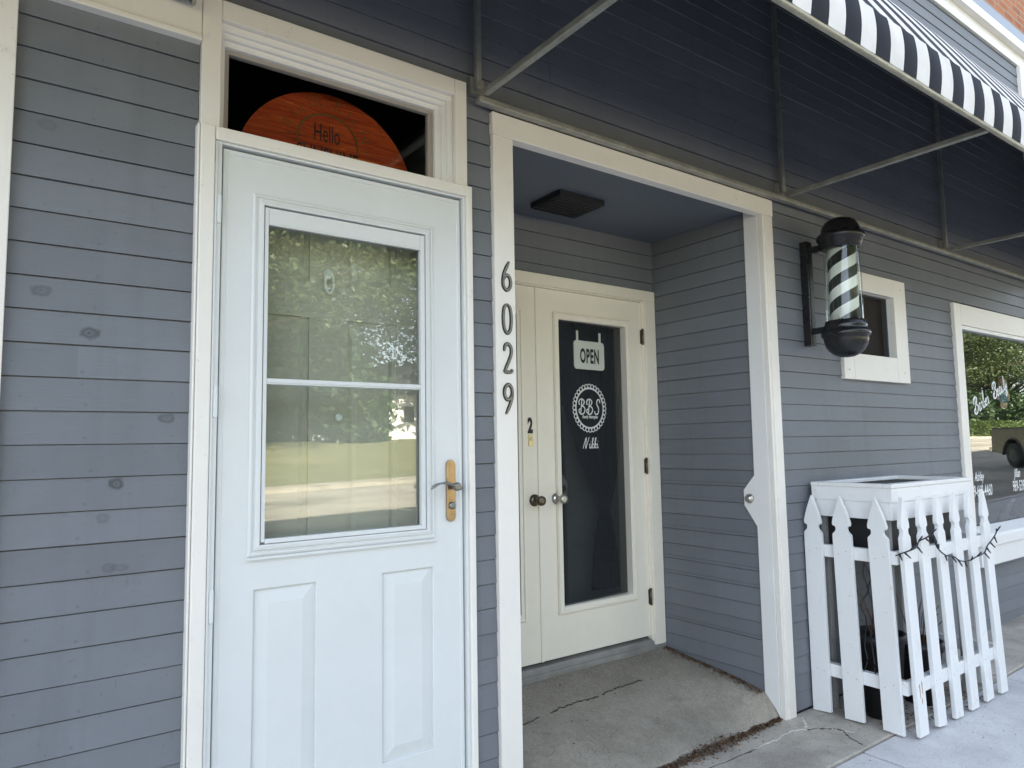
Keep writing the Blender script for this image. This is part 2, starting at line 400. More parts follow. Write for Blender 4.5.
def pole_mat():
    """two-start diagonal stripe printed on the drum"""
    m, t, p = base_mat('barber stripe drum', .35, .4)
    tc = t.nodes.new('ShaderNodeTexCoord'); sep = N(t, 'ShaderNodeSeparateXYZ'); t.links.new(tc.outputs['Object'], sep.inputs[0])
    a = math_(t, 'ARCTAN2', sep.outputs[1], sep.outputs[0])
    f = math_(t, 'FLOORED_MODULO', math_(t, 'SUBTRACT', math_(t, 'DIVIDE', sep.outputs[2], .125), math_(t, 'DIVIDE', a, PI)), 1)
    c = mixc(t, math_(t, 'GREATER_THAN', f, .5), (.80, .82, .78), (.03, .035, .032))
    t.links.new(c, p.inputs['Base Color']); return m
M['pole'] = pole_mat()

# ------------------------------------------------------------------ ground: one sheet to the horizon, then road, pavement, ramp
def structure(mb, name, mat, **k):
    return tag(mb.build(name, mat, **k), kind='structure')
GZ = -H
mb = MB(); mb.quad((-400, -400, GZ-.30), (400, -400, GZ-.30), (400, 400, GZ-.30), (-400, 400, GZ-.30)); structure(mb, 'ground', M['lawn'])
KY = -3.3
G = lambda x: .027*min(max(0, x-5), 60)          # the street climbs gently to the east
def strip(name, ya, yb, top, bottom, mat):
    mb = MB(); X = [-140, 5, 65, 160]
    for xa, xb in zip(X[:-1], X[1:]):
        b = len(mb.v)
        mb.v += [(x, y, GZ+h+G(x)) for h in (bottom, top) for x, y in ((xa, ya), (xb, ya), (xb, yb), (xa, yb))]
        for q in ((3, 2, 1, 0), (4, 5, 6, 7), (0, 1, 5, 4), (2, 3, 7, 6)): mb.face([b+k for k in q])
    return structure(mb, name, mat)
strip('road', -23.2, KY-.15, -.17, -.5, M['asphalt_pale'])
strip('kerb', KY-.149, KY+.002, -.03, -.5, M['walk'])
strip('far_kerb', -23.4, -23.201, -.04, -.5, M['ramp'])
strip('far_pavement', -25.2, -23.401, -.03, -.5, M['ramp'])
# pavement slabs with open joints
strip('joint_bed', KY+.003, .3, -.055, -.5, M['dirt'])
mb = MB()
x = -1.7*6
while x < 40:
    for (ya, yb) in ((-.43, -1.85), (-1.865, KY+.004)):
        za = GZ-.004-(-.43-ya)*.012; zb = GZ-.004-(-.43-yb)*.012; dz = random.uniform(-.002, .002)
        b = len(mb.v); xa, xb = x+.006, x+1.7-.006
        mb.v += [(p, q, h+G(p)) for p, q, h in ((xa, yb, zb-.1), (xb, yb, zb-.1), (xb, ya, za-.1), (xa, ya, za-.1), (xa, yb, zb+dz), (xb, yb, zb+dz), (xb, ya, za+dz), (xa, ya, za+dz))]
        for q in ((3, 2, 1, 0), (4, 5, 6, 7), (0, 1, 5, 4), (1, 2, 6, 5), (2, 3, 7, 6), (3, 0, 4, 7)): mb.face([b+i for i in q])
    x += 1.7
structure(mb, 'pavement', M['walk'], bevel=.006)
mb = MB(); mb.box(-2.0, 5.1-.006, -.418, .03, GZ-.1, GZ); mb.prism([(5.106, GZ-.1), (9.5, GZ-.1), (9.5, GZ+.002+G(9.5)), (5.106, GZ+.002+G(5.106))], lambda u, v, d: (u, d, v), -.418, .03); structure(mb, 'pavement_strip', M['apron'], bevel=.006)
# sloping entry slab with a rounded nose
mb = MB()
prof = [(.046, GZ-.06), (.046, GZ+.016), (.050, GZ+.026), (.058, GZ+.036), (.09, GZ+.080), (.125, GZ+.116), (.30, -1.345), (.57, -1.312), (.86, -1.277), (1.02, -1.262), (1.02, GZ-.06)]
nx = 40; x0, x1 = 1.54, 3.52
def lerp_prof(y):
    q = prof[1:10]
    for (ya, za), (yb, zb_) in zip(q[:-1], q[1:]):
        if y <= yb: return za+(zb_-za)*max(0, y-ya)/(yb-ya)
    return q[-1][1]
def slab_z(x, y):
    """even fall to the street, with a raised fillet along the right-hand wall"""
    za = lerp_prof(y); zb_ = -1.277-max(0, .86-y)*.243
    t_ = min(1, max(0, (x-3.02)/.40)); t_ = t_*t_*(3-2*t_)
    return za*t_+zb_*(1-t_)+.0022*math.sin(x*7+y*9)+.0016*math.sin(x*17-y*13)
ys_ = [.046, .05, .058, .075, .09, .105, .125, .17, .22, .30, .40, .5, .6, .7, .8, .86, 1.02]
prof2 = [(.046, GZ-.06)]+[(y, None) for y in ys_]+[(1.02, GZ-.06)]
P = []
for i in range(nx+1):
    xx = x0+(x1-x0)*i/nx
    wob = .008*math.sin(i*1.7)+.006*math.sin(i*.53+1)
    P.append([(xx, y+(wob if y < .06 else 0), slab_z(xx, y) if z is None else z) for y, z in prof2])
b = len(mb.v); m_ = len(prof2)
for row in P: mb.v += row
for i in range(nx):
    for j in range(m_-1): mb.face((b+i*m_+j, b+i*m_+j+1, b+(i+1)*m_+j+1, b+(i+1)*m_+j), True)
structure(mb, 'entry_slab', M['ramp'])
# cracks: thin dirt-filled lines and pale filler lines
def crack(pts, wd, z, mat, name='crack', seedv=1):
    rnd = random.Random(seedv); pp = smooth(pts, 10); q = []
    for i, p in enumerate(pp): q.append((p[0]+rnd.uniform(-.006, .006), p[1]+rnd.gauss(0, .0035)))
    ww = [wd*rnd.choice((.12, .2, .35, .35, .5, .8, 1.2)) for _ in q]; ww[0] = ww[-1] = wd*.2
    zf = z if callable(z) else (lambda x, y: z)
    mb = MB(); mb.ribbon(q, ww, lambda u, v, d: (u, v, zf(u, v)+d), .0018, -.004)
    return structure(mb, name, mat)
rz = lambda x, y: slab_z(x, y)+.0022
crack([(2.28, .565), (2.45, .585), (2.62, .588)], .008, rz, M['dirt'], seedv=3)
crack([(2.66, .594), (2.8, .603), (2.98, .61)], .010, rz, M['dirt'], seedv=13)
crack([(1.8, .525), (2.0, .535), (2.2, .56)], .004, rz, M['dirt'], seedv=23)
crack([(3.02, -.10), (3.2, -.10), (3.33, -.085), (3.42, -.12), (3.53, -.20), (3.58, -.30)], .012, GZ, M['patch'], 'crack_filler', 4)
crack([(3.54, -.02), (3.50, -.07), (3.44, -.11)], .013, GZ, M['patch'], 'crack_filler', 5)
crack([(3.42, -.125), (3.50, -.17), (3.55, -.24), (3.50, -.31), (3.46, -.40)], .010, GZ+.0006, M['dirt'], seedv=6)
crack([(2.2, -.13), (2.6, -.10), (3.02, -.105)], .008, GZ, M['dirt'], seedv=7)

# opposite side: rising lawn
mb = MB(); nx, ny = 40, 14
def hz(x, y):
    t_ = max(0, (-y-25.2)/24.0); s_ = min(1, t_)
    return GZ-.03+G(x)+1.75*(s_*s_*(3-2*s_))+.12*math.sin(x*.21)*s_+.06*math.sin(x*.57+y*.3)*s_
for j in range(ny+1):
    for i in range(nx+1):
        xx = -140+300*i/nx; yy = -25.19-46*(j/ny)**1.15; mb.v.append((xx, yy, hz(xx, yy)))
for j in range(ny):
    for i in range(nx):
        a = j*(nx+1)+i; mb.face((a, a+1, a+nx+2, a+nx+1), True)
structure(mb, 'lawn', M['lawn'])

# ------------------------------------------------------------------ the building
B = thing('storefront_building', (3.8, 4.0, GZ), 'blue grey clapboard shop building with white trim, two entrances and a brick upper storey', 'building')
PITCH, Z0 = .0935, .0245
def clap(mb, s0, s1, z0, z1, fn, seed=0):
    """beveled boards between z0 and z1; fn(s, z, depth) with depth 0 at the butt edge"""
    rnd = random.Random(seed)
    k0 = math.floor((z0-Z0)/PITCH); k1 = math.ceil((z1-Z0)/PITCH)
    ns = max(1, int((s1-s0)/.35))
    for k in range(k0, k1):
        a, c = Z0+k*PITCH, Z0+(k+1)*PITCH
        lo, hi = max(a, z0), min(c, z1)
        if hi-lo < .002: continue
        rk = random.Random(k*131+seed)
        dy = rk.uniform(-.0012, .0012); ph = rk.uniform(0, 6)
        D = lambda z: (z-a)/PITCH*.0052
        row = []
        for i in range(ns+1):
            s = s0+(s1-s0)*i/ns; wv = .0009*math.sin(s*2.1+ph)
            row.append((s, wv))
        if s1-s0 > 2.5:      # a butt joint here and there
            for _ in range(int((s1-s0)/2.4)):
                if rk.random() < .4:
                    sj = rk.uniform(s0+.3, s1-.3); row += [(sj-.0009, 9), (sj+.0009, 8)]
            row.sort()
        for i in range(len(row)-1):
            (sa, wa), (sb, wb) = row[i], row[i+1]
            if wa == 9 and wb == 8: continue
            wa, wb = (0 if wa > 1 else wa), (0 if wb > 1 else wb)
            top = hi-(.0034 if hi == c else 0)
            mb.quad(fn(sa, lo+wa*(lo == a), D(lo)+dy), fn(sb, lo+wb*(lo == a), D(lo)+dy), fn(sb, top, D(top)+dy), fn(sa, top, D(top)+dy))
            if hi == c:      # open joint under the next board
                mb.quad(fn(sa, top, D(top)+dy), fn(sb, top, D(top)+dy), fn(sb, top, .0135), fn(sa, top, .0135))
                mb.quad(fn(sa, top, .0135), fn(sb, top, .0135), fn(sb, hi+.002, .0135), fn(sa, hi+.002, .0135))
            if lo == a: mb.quad(fn(sa, lo+wa, dy), fn(sb, lo+wb, dy), fn(sb, lo+.001, .0134), fn(sa, lo+.001, .0134))
    return mb
front = lambda s, z, d: (s, .018+d, z)
def fill(xs, zs, holes, emit):
    for i in range(len(xs)-1):
        for j in range(len(zs)-1):
            cx, cz = (xs[i]+xs[i+1])/2, (zs[j]+zs[j+1])/2
            if not any(h[0] < cx < h[1] and h[2] < cz < h[3] for h in holes): emit(xs[i], xs[i+1], zs[j], zs[j+1])
BOT = GZ+.012
# siding by bay
def siding(rects):
    mb = MB()
    for r in rects: clap(mb, *r, front)
    return mb.build('siding', M['siding'], B)
siding([(-.03, .462, BOT, 1.31)])
siding([(1.465, 1.60, BOT, 1.39)])
siding([(-4, -.02, BOT, 3.52)])
siding([(-.02, .45, 1.30, 3.52), (.45, 1.47, 1.46, 3.52), (1.47, 7.66, 1.37, 3.52)])
r = []
fill([3.52, 4.30, 4.95, 5.86, 7.62, 7.66], [BOT, -.93, .50, .99, 1.0, 1.02, 1.37], [(4.3, 4.95, .5, .99), (5.86, 7.62, -.93, 1.02)], lambda a, b_, c, d: r.append((a, b_, c, d)))
siding(r)
mb = MB()
fill([-4, .53, 1.43, 1.50, 3.50, 4.36, 4.89, 5.95, 7.54, 9.0], [GZ-.3, -.70, .56, .88, .955, 1.34, 1.42, 3.84], [(.53, 1.43, GZ-.3, 1.42), (1.50, 3.50, GZ-.3, 1.34), (4.36, 4.89, .56, .955), (5.95, 7.54, -.70, .88)],
     lambda a, b_, c, d: mb.box(a, b_, .05, .16, c, d))
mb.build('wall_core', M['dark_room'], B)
# recess
XR = 3.447
mb = MB(); clap(mb, .10, .88, -1.42, 1.34, lambda s, z, d: (XR+d, s, z), 5); mb.build('siding', M['siding'], B)
mb = MB(); clap(mb, 1.52, 3.46, .96, 1.34, lambda s, z, d: (s, .853+d, z), 9); mb.build('siding', M['siding'], B)
mb = MB(); clap(mb, .10, .88, -1.42, 1.34, lambda s, z, d: (1.545-d, s, z), 6); mb.build('siding', M['siding'], B)
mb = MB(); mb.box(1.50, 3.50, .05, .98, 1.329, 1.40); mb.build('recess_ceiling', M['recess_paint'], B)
mb = MB(); mb.box(3.464, 3.54, .161, .98, GZ-.2, 1.40); mb.box(1.44, 1.529, .161, .98, GZ-.2, 1.40)
mb.box(1.53, 3.463, .88, .98, 1.0, 1.328); mb.build('recess_wall_core', M['dark_room'], B)
mb = MB(); mb.box(2.30, 2.615, .42, .675, 1.296, 1.3285)
for i in range(9):
    y = .44+i*.026; mb.box(2.315, 2.60, y, y+.014, 1.290, 1.2965)
mb.build('ceiling_vent', M['black_plastic'], B)
# entry surround
def board(name, dims, mat=None, parent=B, bevel=.0025):
    mb = MB(); mb.box(*dims); return mb.build(name, mat or M['white'], parent, bevel)
board('entry_post', (1.589, 1.690, 0, .15, GZ+.001, 1.2845))
rp = MB(); rp.box(3.462, 3.532, 0, .035, GZ+.001, 1.2845); rp.box(3.4405, 3.4615, .005, .035, GZ+.001, 1.2845); right_post = rp.build('entry_post', M['white'], B, .0025)
board('entry_head', (1.586, 3.535, -.003, .049, 1.285, 1.381))
# lining of the right jamb: follows the slab at its foot, plate for the deadbolt at mid height
jl = MB()
outl = [(.036, GZ+.005), (.05, GZ+.03), (.075, GZ+.062), (.126, GZ+.118), (.126, -.475), (.205, -.36), (.205, -.275), (.132, -.19), (.126, 1.329), (.036, 1.329)]
jl.prism(outl, lambda u, v, d: (d, u, v), 3.436, 3.446); lining = jl.build('jamb_lining', M['white_clean'], B, .0015)
db = MB(); db.lathe([(.027, 0), (.027, -.004), (.024, -.009), (.019, -.013), (.017, -.022), (.010, -.024)], (3.436, .167, -.322), 'x', 24); db.build('deadbolt', M['nickel'], lining)
# left bay trim
board('corner_trim', (-.20, -.014, -.004, .05, GZ+.002, 3.5))
mb = MB(); mb.box(-.013, .4625, -.002, .05, 1.318, 1.52); mb.box(-.013, .4625, -.012, .03, 1.30, 1.3175); mb.build('beam_board', M['white'], B, .002)

# transom window
tw = MB(); tw.box(.464, .523, -.004, .06, 1.031, 1.465); tw.box(1.405, 1.46, -.004, .06, 1.031, 1.465); tw.box(.5235, 1.4045, -.004, .06, 1.398, 1.465)
T = tw.build('transom_window', M['white'], B, .003)
fr = MB()
for (xa, xb, zt, y) in ((.524, 1.404, 1.397, .016), (.531, 1.386, 1.380, .030), (.538, 1.364, 1.361, .046)):
    w2 = .026
    fr.box(xa, xb, y, y+.03, zt-.0245, zt); fr.box(xb-w2+.002, xb, y, y+.03, 1.0, zt-.0245); fr.box(xa, xa+.0068, y, y+.03, 1.0, zt-.0245)
fr.build('frame', M['white_clean'], T, .002)
fr = MB(); fr.box(.545, 1.340, .062, .085, 1.322, 1.344); fr.box(1.318, 1.340, .062, .085, 1.0, 1.3215); fr.box(.545, .562, .062, .085, 1.0, 1.3215); fr.box(.5625, 1.3175, .062, .085, 1.0, 1.02)
fr.build('sash', plain('aged sash paint', (.34, .31, .28), .5), T, .002)
pn = MB(); pn.box(.5622, 1.3178, .074, .077, 1.0202, 1.3218); pn.build('pane', M['glass'], T)

# storm door casing
dc = MB()
dc.box(.464, .508, -.016, .05, GZ+.05, 1.030); dc.box(1.448, 1.474, -.016, .05, GZ+.05, 1.030); dc.box(.5085, 1.4475, -.016, .05, .987, 1.030)
dc.box(.455, .463, -.010, .03, GZ+.05, 1.030)
casing = dc.build('door_casing', M['white'], B, .004)
zb = MB(); zb.box(.509, .531, -.006, .045, GZ+.16, .9865); zb.box(1.4365, 1.4475, -.006, .045, GZ+.16, .9865); zb.box(.5315, 1.436, -.004, .045, .979, .9865)
zb.box(.5095, .5165, -.0125, -.0055, GZ+.16, .98)
zb.build('storm_frame', M['door_white'], casing, .002)
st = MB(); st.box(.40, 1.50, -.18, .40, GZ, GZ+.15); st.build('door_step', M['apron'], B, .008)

def slab(mb, x0, x1, z0, z1, ya, yb, holes):
    xs = sorted({x0, x1, *[h[0] for h in holes], *[h[1] for h in holes]}); zs = sorted({z0, z1, *[h[2] for h in holes], *[h[3] for h in holes]})
    idx = {}
    def vid(x, y, z):
        k = (round(x, 5), round(y, 5), round(z, 5))
        if k not in idx: idx[k] = len(mb.v); mb.v.append((x, y, z))
        return idx[k]
    solid = lambda i, j: 0 <= i < len(xs)-1 and 0 <= j < len(zs)-1 and not any(h[0] < (xs[i]+xs[i+1])/2 < h[1] and h[2] < (zs[j]+zs[j+1])/2 < h[3] for h in holes)
    for i in range(len(xs)-1):
        for j in range(len(zs)-1):
            if not solid(i, j): continue
            a, b, c, d = xs[i], xs[i+1], zs[j], zs[j+1]
            mb.face([vid(a, ya, c), vid(b, ya, c), vid(b, ya, d), vid(a, ya, d)]); mb.face([vid(a, yb, c), vid(a, yb, d), vid(b, yb, d), vid(b, yb, c)])
            for ok, (p, q) in ((solid(i-1, j), ((a, c), (a, d))), (solid(i+1, j), ((b, d), (b, c))), (solid(i, j-1), ((b, c), (a, c))), (solid(i, j+1), ((a, d), (b, d)))):
                if not ok: mb.face([vid(p[0], ya, p[1]), vid(q[0], ya, q[1]), vid(q[0], yb, q[1]), vid(p[0], yb, p[1])])
    return mb
# storm door leaf (front face at y = .012)
F = .012
sdm = MB()
L_, R_, T_, B_ = .537, 1.4295, .972, GZ+.165
ox0, ox1, oz0, oz1 = .665, 1.275, -.305, .806          # opening
pz0, pz1 = -1.085, -.442
pxs = ((.655, .858), (1.098, 1.300))
slab(sdm, L_, R_, B_, T_, F, F+.036, [(ox0, ox1, oz0, oz1), (*pxs[0], pz0, pz1), (*pxs[1], pz0, pz1)])
STD = sdm.build('storm_door', M['door_white'], B, .0025)
tag(STD, label='white storm door with a half height glass window')
for a, c in pxs:
    pp = MB(); i1, i2 = .010, .046; y0, y1, y2 = F+.0118, F+.0118, F+.001
    def ringq(q0, ya, q1, yb):
        (xa, xb, za, zc), (xd, xe, zd, ze) = q0, q1
        A = [(xa, ya, za), (xb, ya, za), (xb, ya, zc), (xa, ya, zc)]; Bq = [(xd, yb, zd), (xe, yb, zd), (xe, yb, ze), (xd, yb, ze)]
        for k in range(4): pp.quad(A[k], A[(k+1) % 4], Bq[(k+1) % 4], Bq[k])
    o_ = (a-.002, c+.002, pz0-.002, pz1+.002); n_ = (a+i2, c-i2, pz0+i2, pz1-i2)
    ringq(o_, y0, n_, y2); pp.quad((n_[0], y2, n_[2]), (n_[1], y2, n_[2]), (n_[1], y2, n_[3]), (n_[0], y2, n_[3]))
    pp.build('raised_panel', M['door_white'], STD)
gf = MB()
def frame4(mb, x0, x1, z0, z1, wd, y0, y1):
    mb.box(x0, x0+wd, y0, y1, z0, z1); mb.box(x1-wd, x1, y0, y1, z0, z1); mb.box(x0+wd+.0003, x1-wd-.0003, y0, y1, z0, z0+wd); mb.box(x0+wd+.0003, x1-wd-.0003, y0, y1, z1-wd, z1)
def mitred(mb, x0, x1, z0, z1, profile):
    """moulded frame with mitred corners; profile: (inset, y)"""
    for (ia, ya), (ib, yb) in zip(profile[:-1], profile[1:]):
        A = [(x0+ia, ya, z0+ia), (x1-ia, ya, z0+ia), (x1-ia, ya, z1-ia), (x0+ia, ya, z1-ia)]
        Q = [(x0+ib, yb, z0+ib), (x1-ib, yb, z0+ib), (x1-ib, yb, z1-ib), (x0+ib, yb, z1-ib)]
        for k in range(4): mb.quad(A[k], A[(k+1) % 4], Q[(k+1) % 4], Q[k])
mitred(gf, .632, 1.308, -.338, .842, [(0, F+.001), (.0005, F-.004), (.006, F-.0065), (.011, F-.0065), (.0125, F-.002), (.019, F-.002), (.0205, F-.009), (.030, F-.011), (.036, F-.011), (.0365, F+.012)])
gf.box(.672, .684, F-.008, F+.01, -.295, .800); gf.box(1.250, 1.268, F-.008, F+.01, -.30, .800)
gf.box(.6845, 1.2495, F-.006, F+.012, .748, .800); gf.box(.6845, 1.2495, F-.009, F+.006, .742, .7475)
gf.box(.6845, 1.2495, F-.008, F+.012, -.300, -.285); gf.box(.628, 1.312, F-.013, F-.0105, -.348, -.339)
gf.build('glass_frame', M['door_white'], STD, .0012)
pe = MB(); mitred(pe, L_, R_, B_, T_, [(.0005, F+.0005), (.0015, F-.003), (.014, F-.003), (.0165, F+.0005)]); pe.build('edge_moulding', M['door_white'], STD)
gf = MB(); gf.box(.6845, 1.2495, F-.006, F+.012, .212, .231); gf.box(.6845, 1.2495, F-.009, F-.0062, .217, .226); gf.build('meeting_rail', M['door_white'], STD, .002)
pn = MB(); pn.box(.680, 1.254, F+.014, F+.017, -.295, .215); pn.box(.680, 1.254, F+.008, F+.011, .216, .77); pn.build('pane', M['storm_glass'], STD)
# handle set
hp = MB()
def stadium(cx, cz, hw, hh, n=10):
    out = []
    for k in range(n+1): a = PI*k/n; out.append((cx+hw*math.cos(a), cz+hh-hw+hw*math.sin(a)))
    for k in range(n+1): a = PI+PI*k/n; out.append((cx+hw*math.cos(a), cz-hh+hw+hw*math.sin(a)))
    return out
hp.prism(stadium(1.376, -.166, .0195, .116), lambda u, v, d: (u, d, v), F-.010, F+.001)
hp.build('handle_plate', M['brass'], STD, .003)
hl = MB()
hl.lathe([(.012, 0), (.012, -.03), (.016, -.034), (.016, -.044), (.010, -.048)], (1.378, F-.010, -.150), 'y', 16)
lev = smooth([(1.396, F-.044, -.157), (1.376, F-.050, -.153), (1.350, F-.052, -.141), (1.325, F-.053, -.135), (1.298, F-.052, -.137), (1.276, F-.050, -.147), (1.268, F-.048, -.155)], 6)
hl.tube(lev, [.0095-.0035*min(1, i/14)+.0015*math.sin(i*.5) for i in range(len(lev))], 10, flat=.8)
hl.build('lever_handle', M['pewter'], STD)
lk = MB(); lk.lathe([(.014, 0), (.014, -.006), (.010, -.010), (.004, -.010)], (1.378, F-.010, -.222), 'y', 20); lk.build('lock', M['pewter'], STD)
for za, zc in ((.716, .809), (.10, .20), (-.52, -.42), (-1.1, -1.0)):
    hg = MB(); hg.box(.5175, .5305, F-.026, F-.0185, za, zc); hg.build('hinge', M['door_white'], STD, .003)

# front door behind the storm door
idm = MB(); y0 = .135
xl, xr = .555, 1.315
cols = ((.665, .870), (1.018, 1.216)); rows = ((-1.18, -.60), (-.50, .47), (.595, .86))
xsb = [xl, cols[0][0], cols[0][1], cols[1][0], cols[1][1], xr]; zsb = [GZ+.16, rows[0][0], rows[0][1], rows[1][0], rows[1][1], rows[2][0], rows[2][1], 1.0]
for i in range(5):
    for j in range(7):
        cx, cz = (xsb[i]+xsb[i+1])/2, (zsb[j]+zsb[j+1])/2
        hole = any(a < cx < c for a, c in cols) and any(a < cz < c for a, c in rows)
        yy = y0+.010 if hole else y0
        idm.quad((xsb[i], yy, zsb[j]), (xsb[i+1], yy, zsb[j]), (xsb[i+1], yy, zsb[j+1]), (xsb[i], yy, zsb[j+1]))
for a, c in cols:
    for p_, q_ in rows:
        A = [(a, y0, p_), (c, y0, p_), (c, y0, q_), (a, y0, q_)]; D_ = [(x, y0+.010, z) for x, _, z in A]
        for k in range(4): idm.quad(A[k], A[(k+1) % 4], D_[(k+1) % 4], D_[k])
        i_ = .035; E_ = [(a+i_, y0+.002, p_+i_), (c-i_, y0+.002, p_+i_), (c-i_, y0+.002, q_-i_), (a+i_, y0+.002, q_-i_)]
        j_ = .018; G_ = [(a+j_, y0+.0098, p_+j_), (c-j_, y0+.0098, p_+j_), (c-j_, y0+.0098, q_-j_), (a+j_, y0+.0098, q_-j_)]
        for k in range(4): idm.quad(G_[k], G_[(k+1) % 4], E_[(k+1) % 4], E_[k])
        idm.quad(*E_)
ID = idm.build('front_door', M['inner_door'], B); tag(ID, label='greige six panel front door seen through the storm glass')
k = MB(); k.tube(smooth([(.94+.016*math.cos(a), y0-.012, .60+.038*math.sin(a)) for a in [2*PI*i/14 for i in range(14)]], 2, True)+[(.956, y0-.012, .60)], .006, 8); k.lathe([(.02, 0), (.02, -.006), (.01, -.012)], (.94, y0, .635), 'y', 14); k.build('door_knocker', M['vinyl'], ID)
k = MB(); k.lathe([(.009, 0), (.009, -.012), (.014, -.016), (.015, -.024), (.008, -.029)], (.975, y0+.001, .11), 'y', 16); k.build('viewer_knob', M['vinyl'], ID)
jb = MB(); jb.box(.531, .554, .05, .2, GZ+.16, 1.0); jb.box(1.316, 1.43, .051, .2, GZ+.16, 1.0); jb.box(1.30, 1.3155, .10, .134, GZ+.16, 1.0); jb.build('door_jamb', plain('jamb paint', (.30, .29, .265), .5), B, .002)

# salon doors
YD = .872
cs = MB(); cs.box(3.352, 3.4455, .838, .90, -1.268, .925); cs.box(1.548, 1.610, .838, .90, -1.268, .925); cs.box(1.548, 3.4455, .838, .90, .9253, .992)
cs.box(3.344, 3.3517, .856, .90, -1.268, .925); cs.box(1.6105, 3.344, .856, .90, .9185, .925)
cs.build('door_casing', M['cream'], B, .003)
th = MB(); th.prism([(.832, -1.30), (.832, -1.262), (.838, -1.256), (.850, -1.254), (.853, -1.238), (.862, -1.226), (.97, -1.210), (.97, -1.30)], lambda u, v, d: (d, u, v), 1.545, 3.445); th.build('threshold', plain('grey painted threshold', (.25, .24, .22), .55, .1, var=.25, scale=9), B, .002)
def salon_door(x0, x1, knob_x, hinge_x, kmat, label):
    zt, zb_ = .9165, -1.205
    ga, gb = (x0+.150, x1-.150)
    gz0, gz1 = -.925, .742
    d = slab(MB(), x0, x1, zb_, zt, YD, YD+.044, [(ga, gb, gz0, gz1)])
    D = d.build('salon_door', M['cream'], B, .002); tag(D, label=label)
    f = MB(); frame4(f, ga-.038, gb+.038, gz0-.042, gz1+.040, .040, YD-.012, YD-.0003); frame4(f, ga-.034, gb+.034, gz0-.038, gz1+.036, .014, YD-.018, YD-.0125); f.build('glazing_frame', M['cream'], D, .0025)
    p = MB(); p.prism([(ga+.0005, YD+.001), (gb-.0005, YD+.039), (gb-.0005, YD+.043), (ga+.0005, YD+.005)], lambda u, v, d_: (u, v, d_), gz0+.0005, gz1-.0005); p.build('pane', M['black_glass'], D)
    k = MB(); k.lathe([(.034, 0), (.034, -.006), (.022, -.012), (.013, -.02), (.013, -.04), (.024, -.05), (.028, -.062), (.026, -.075), (.012, -.08)], (knob_x, YD-.0005, -.311), 'y', 24); k.build('door_knob', kmat, D)
    for zc in (.69, -.145, -.965):
        h = MB(); h.tube([(hinge_x, YD-.012, zc-.048), (hinge_x, YD-.012, zc+.048)], .0075, 10); h.box(hinge_x-.012, hinge_x+.004, YD-.006, YD-.0006, zc-.045, zc+.045)
        for q in (-.05, .05): h.lathe([(.002, -.004), (.0085, 0), (.002, .004)], (hinge_x, YD-.012, zc+q), 'z', 10)
        h.build('hinge', M['bronze'], D)
    return D
DR = salon_door(2.4835, 3.3425, 2.600, 3.344, M['nickel'], 'cream salon door with lettering on its dark glass')
DL = salon_door(1.612, 2.4795, 2.438, 1.618, M['bronze'], 'cream door leaf half hidden behind the numbered post')
lp = MB(); lp.box(2.405, 2.432, YD-.006, YD-.0005, -.005, .058); lp.lathe([(.009, 0), (.009, -.004), (.003, -.005)], (2.418, YD-.006, .034), 'y', 14); lp.build('lock_plate', M['lock_brass'], DL)
sw = MB(); sw.box(2.466, 2.4825, YD-.008, YD-.0005, -1.205, .9165); sw.build('astragal', M['cream'], DL, .002)
# emblem on the glass of the right leaf
yg = lambda u: YD+.0004+(u-2.6335)/.559*.038        # pane tilted on purpose so that it mirrors the recess wall
YG = yg(2.9)
gfn = lambda u, v, d: (u, yg(u)-d, v)
em = MB(); ecx, ecz, er = 2.893, .219, .118
ring = [(ecx+er*math.cos(2*PI*i/72), ecz+er*1.02*math.sin(2*PI*i/72)) for i in range(72)]
em.ribbon(ring, .008, gfn, .0008, 0, True)
for i in range(32):                      # lace scallops
    a = 2*PI*i/32; c0 = (ecx+(er+.014)*math.cos(a), ecz+(er+.014)*1.02*math.sin(a))
    em.ribbon([(c0[0]+.0125*math.cos(q), c0[1]+.0125*math.sin(q)) for q in [2*PI*j/12 for j in range(12)]], .0055, gfn, .0008, 0, True)
def strokes(mb, lst, ox, oz, s, wd, fn, sx=1, slant=0):
    for st_ in lst:
        pp = smooth(st_, 6); mb.ribbon([(ox+(u+slant*v)*s*sx, oz+v*s) for u, v in pp], wd, fn, .0008, 0)
LB = [[(.12, .62), (.05, .78), (.15, .95), (.40, 1.0), (.60, .85), (.52, .65), (.28, .54)], [(.28, .54), (.56, .48), (.66, .28), (.52, .06), (.28, 0), (.08, .12), (.06, .28), (.2, .36)], [(.36, .94), (.30, .6), (.24, .2), (.2, .06)]]
LS = [[(.66, .78), (.60, .98), (.42, .98), (.32, .8), (.38, .6), (.50, .42), (.48, .15), (.32, 0), (.12, .06), (.08, .22)]]
for i, (g_, ox) in enumerate(((LB, -.096), (LB, -.030), (LS, .036))): strokes(em, g_, ecx+ox, ecz-.038, .092, .0072, gfn, .9)
text_into(em, 'Family Hairstyles', lambda u, v, d: gfn(ecx+u, ecz-.062+v, .0008), .026, .75, .3, align='CENTER', bold=.0006)
ni = MB()
LN = [[(0, 0), (.12, .5), (.28, 1.0), (.30, .5), (.36, 0), (.5, .5), (.66, 1.02)]]
LI = [[(0, .3), (.06, .42), (.06, .1), (.14, .02), (.24, .14)], [(.08, .62), (.11, .66)]]
LK = [[(0, .1), (.1, .5), (.16, .95), (.08, .9), (.06, .5), (.04, 0)], [(.06, .25), (.2, .45), (.22, .32), (.1, .24), (.2, .02), (.3, .12)]]
for g_, ox in ((LN, 0), (LI, .86), (LK, 1.16), (LK, 1.56), (LI, 1.95)): strokes(em, g_, ecx-.066+ox*.060, -.026, .066, .0048, gfn, .98, .18)
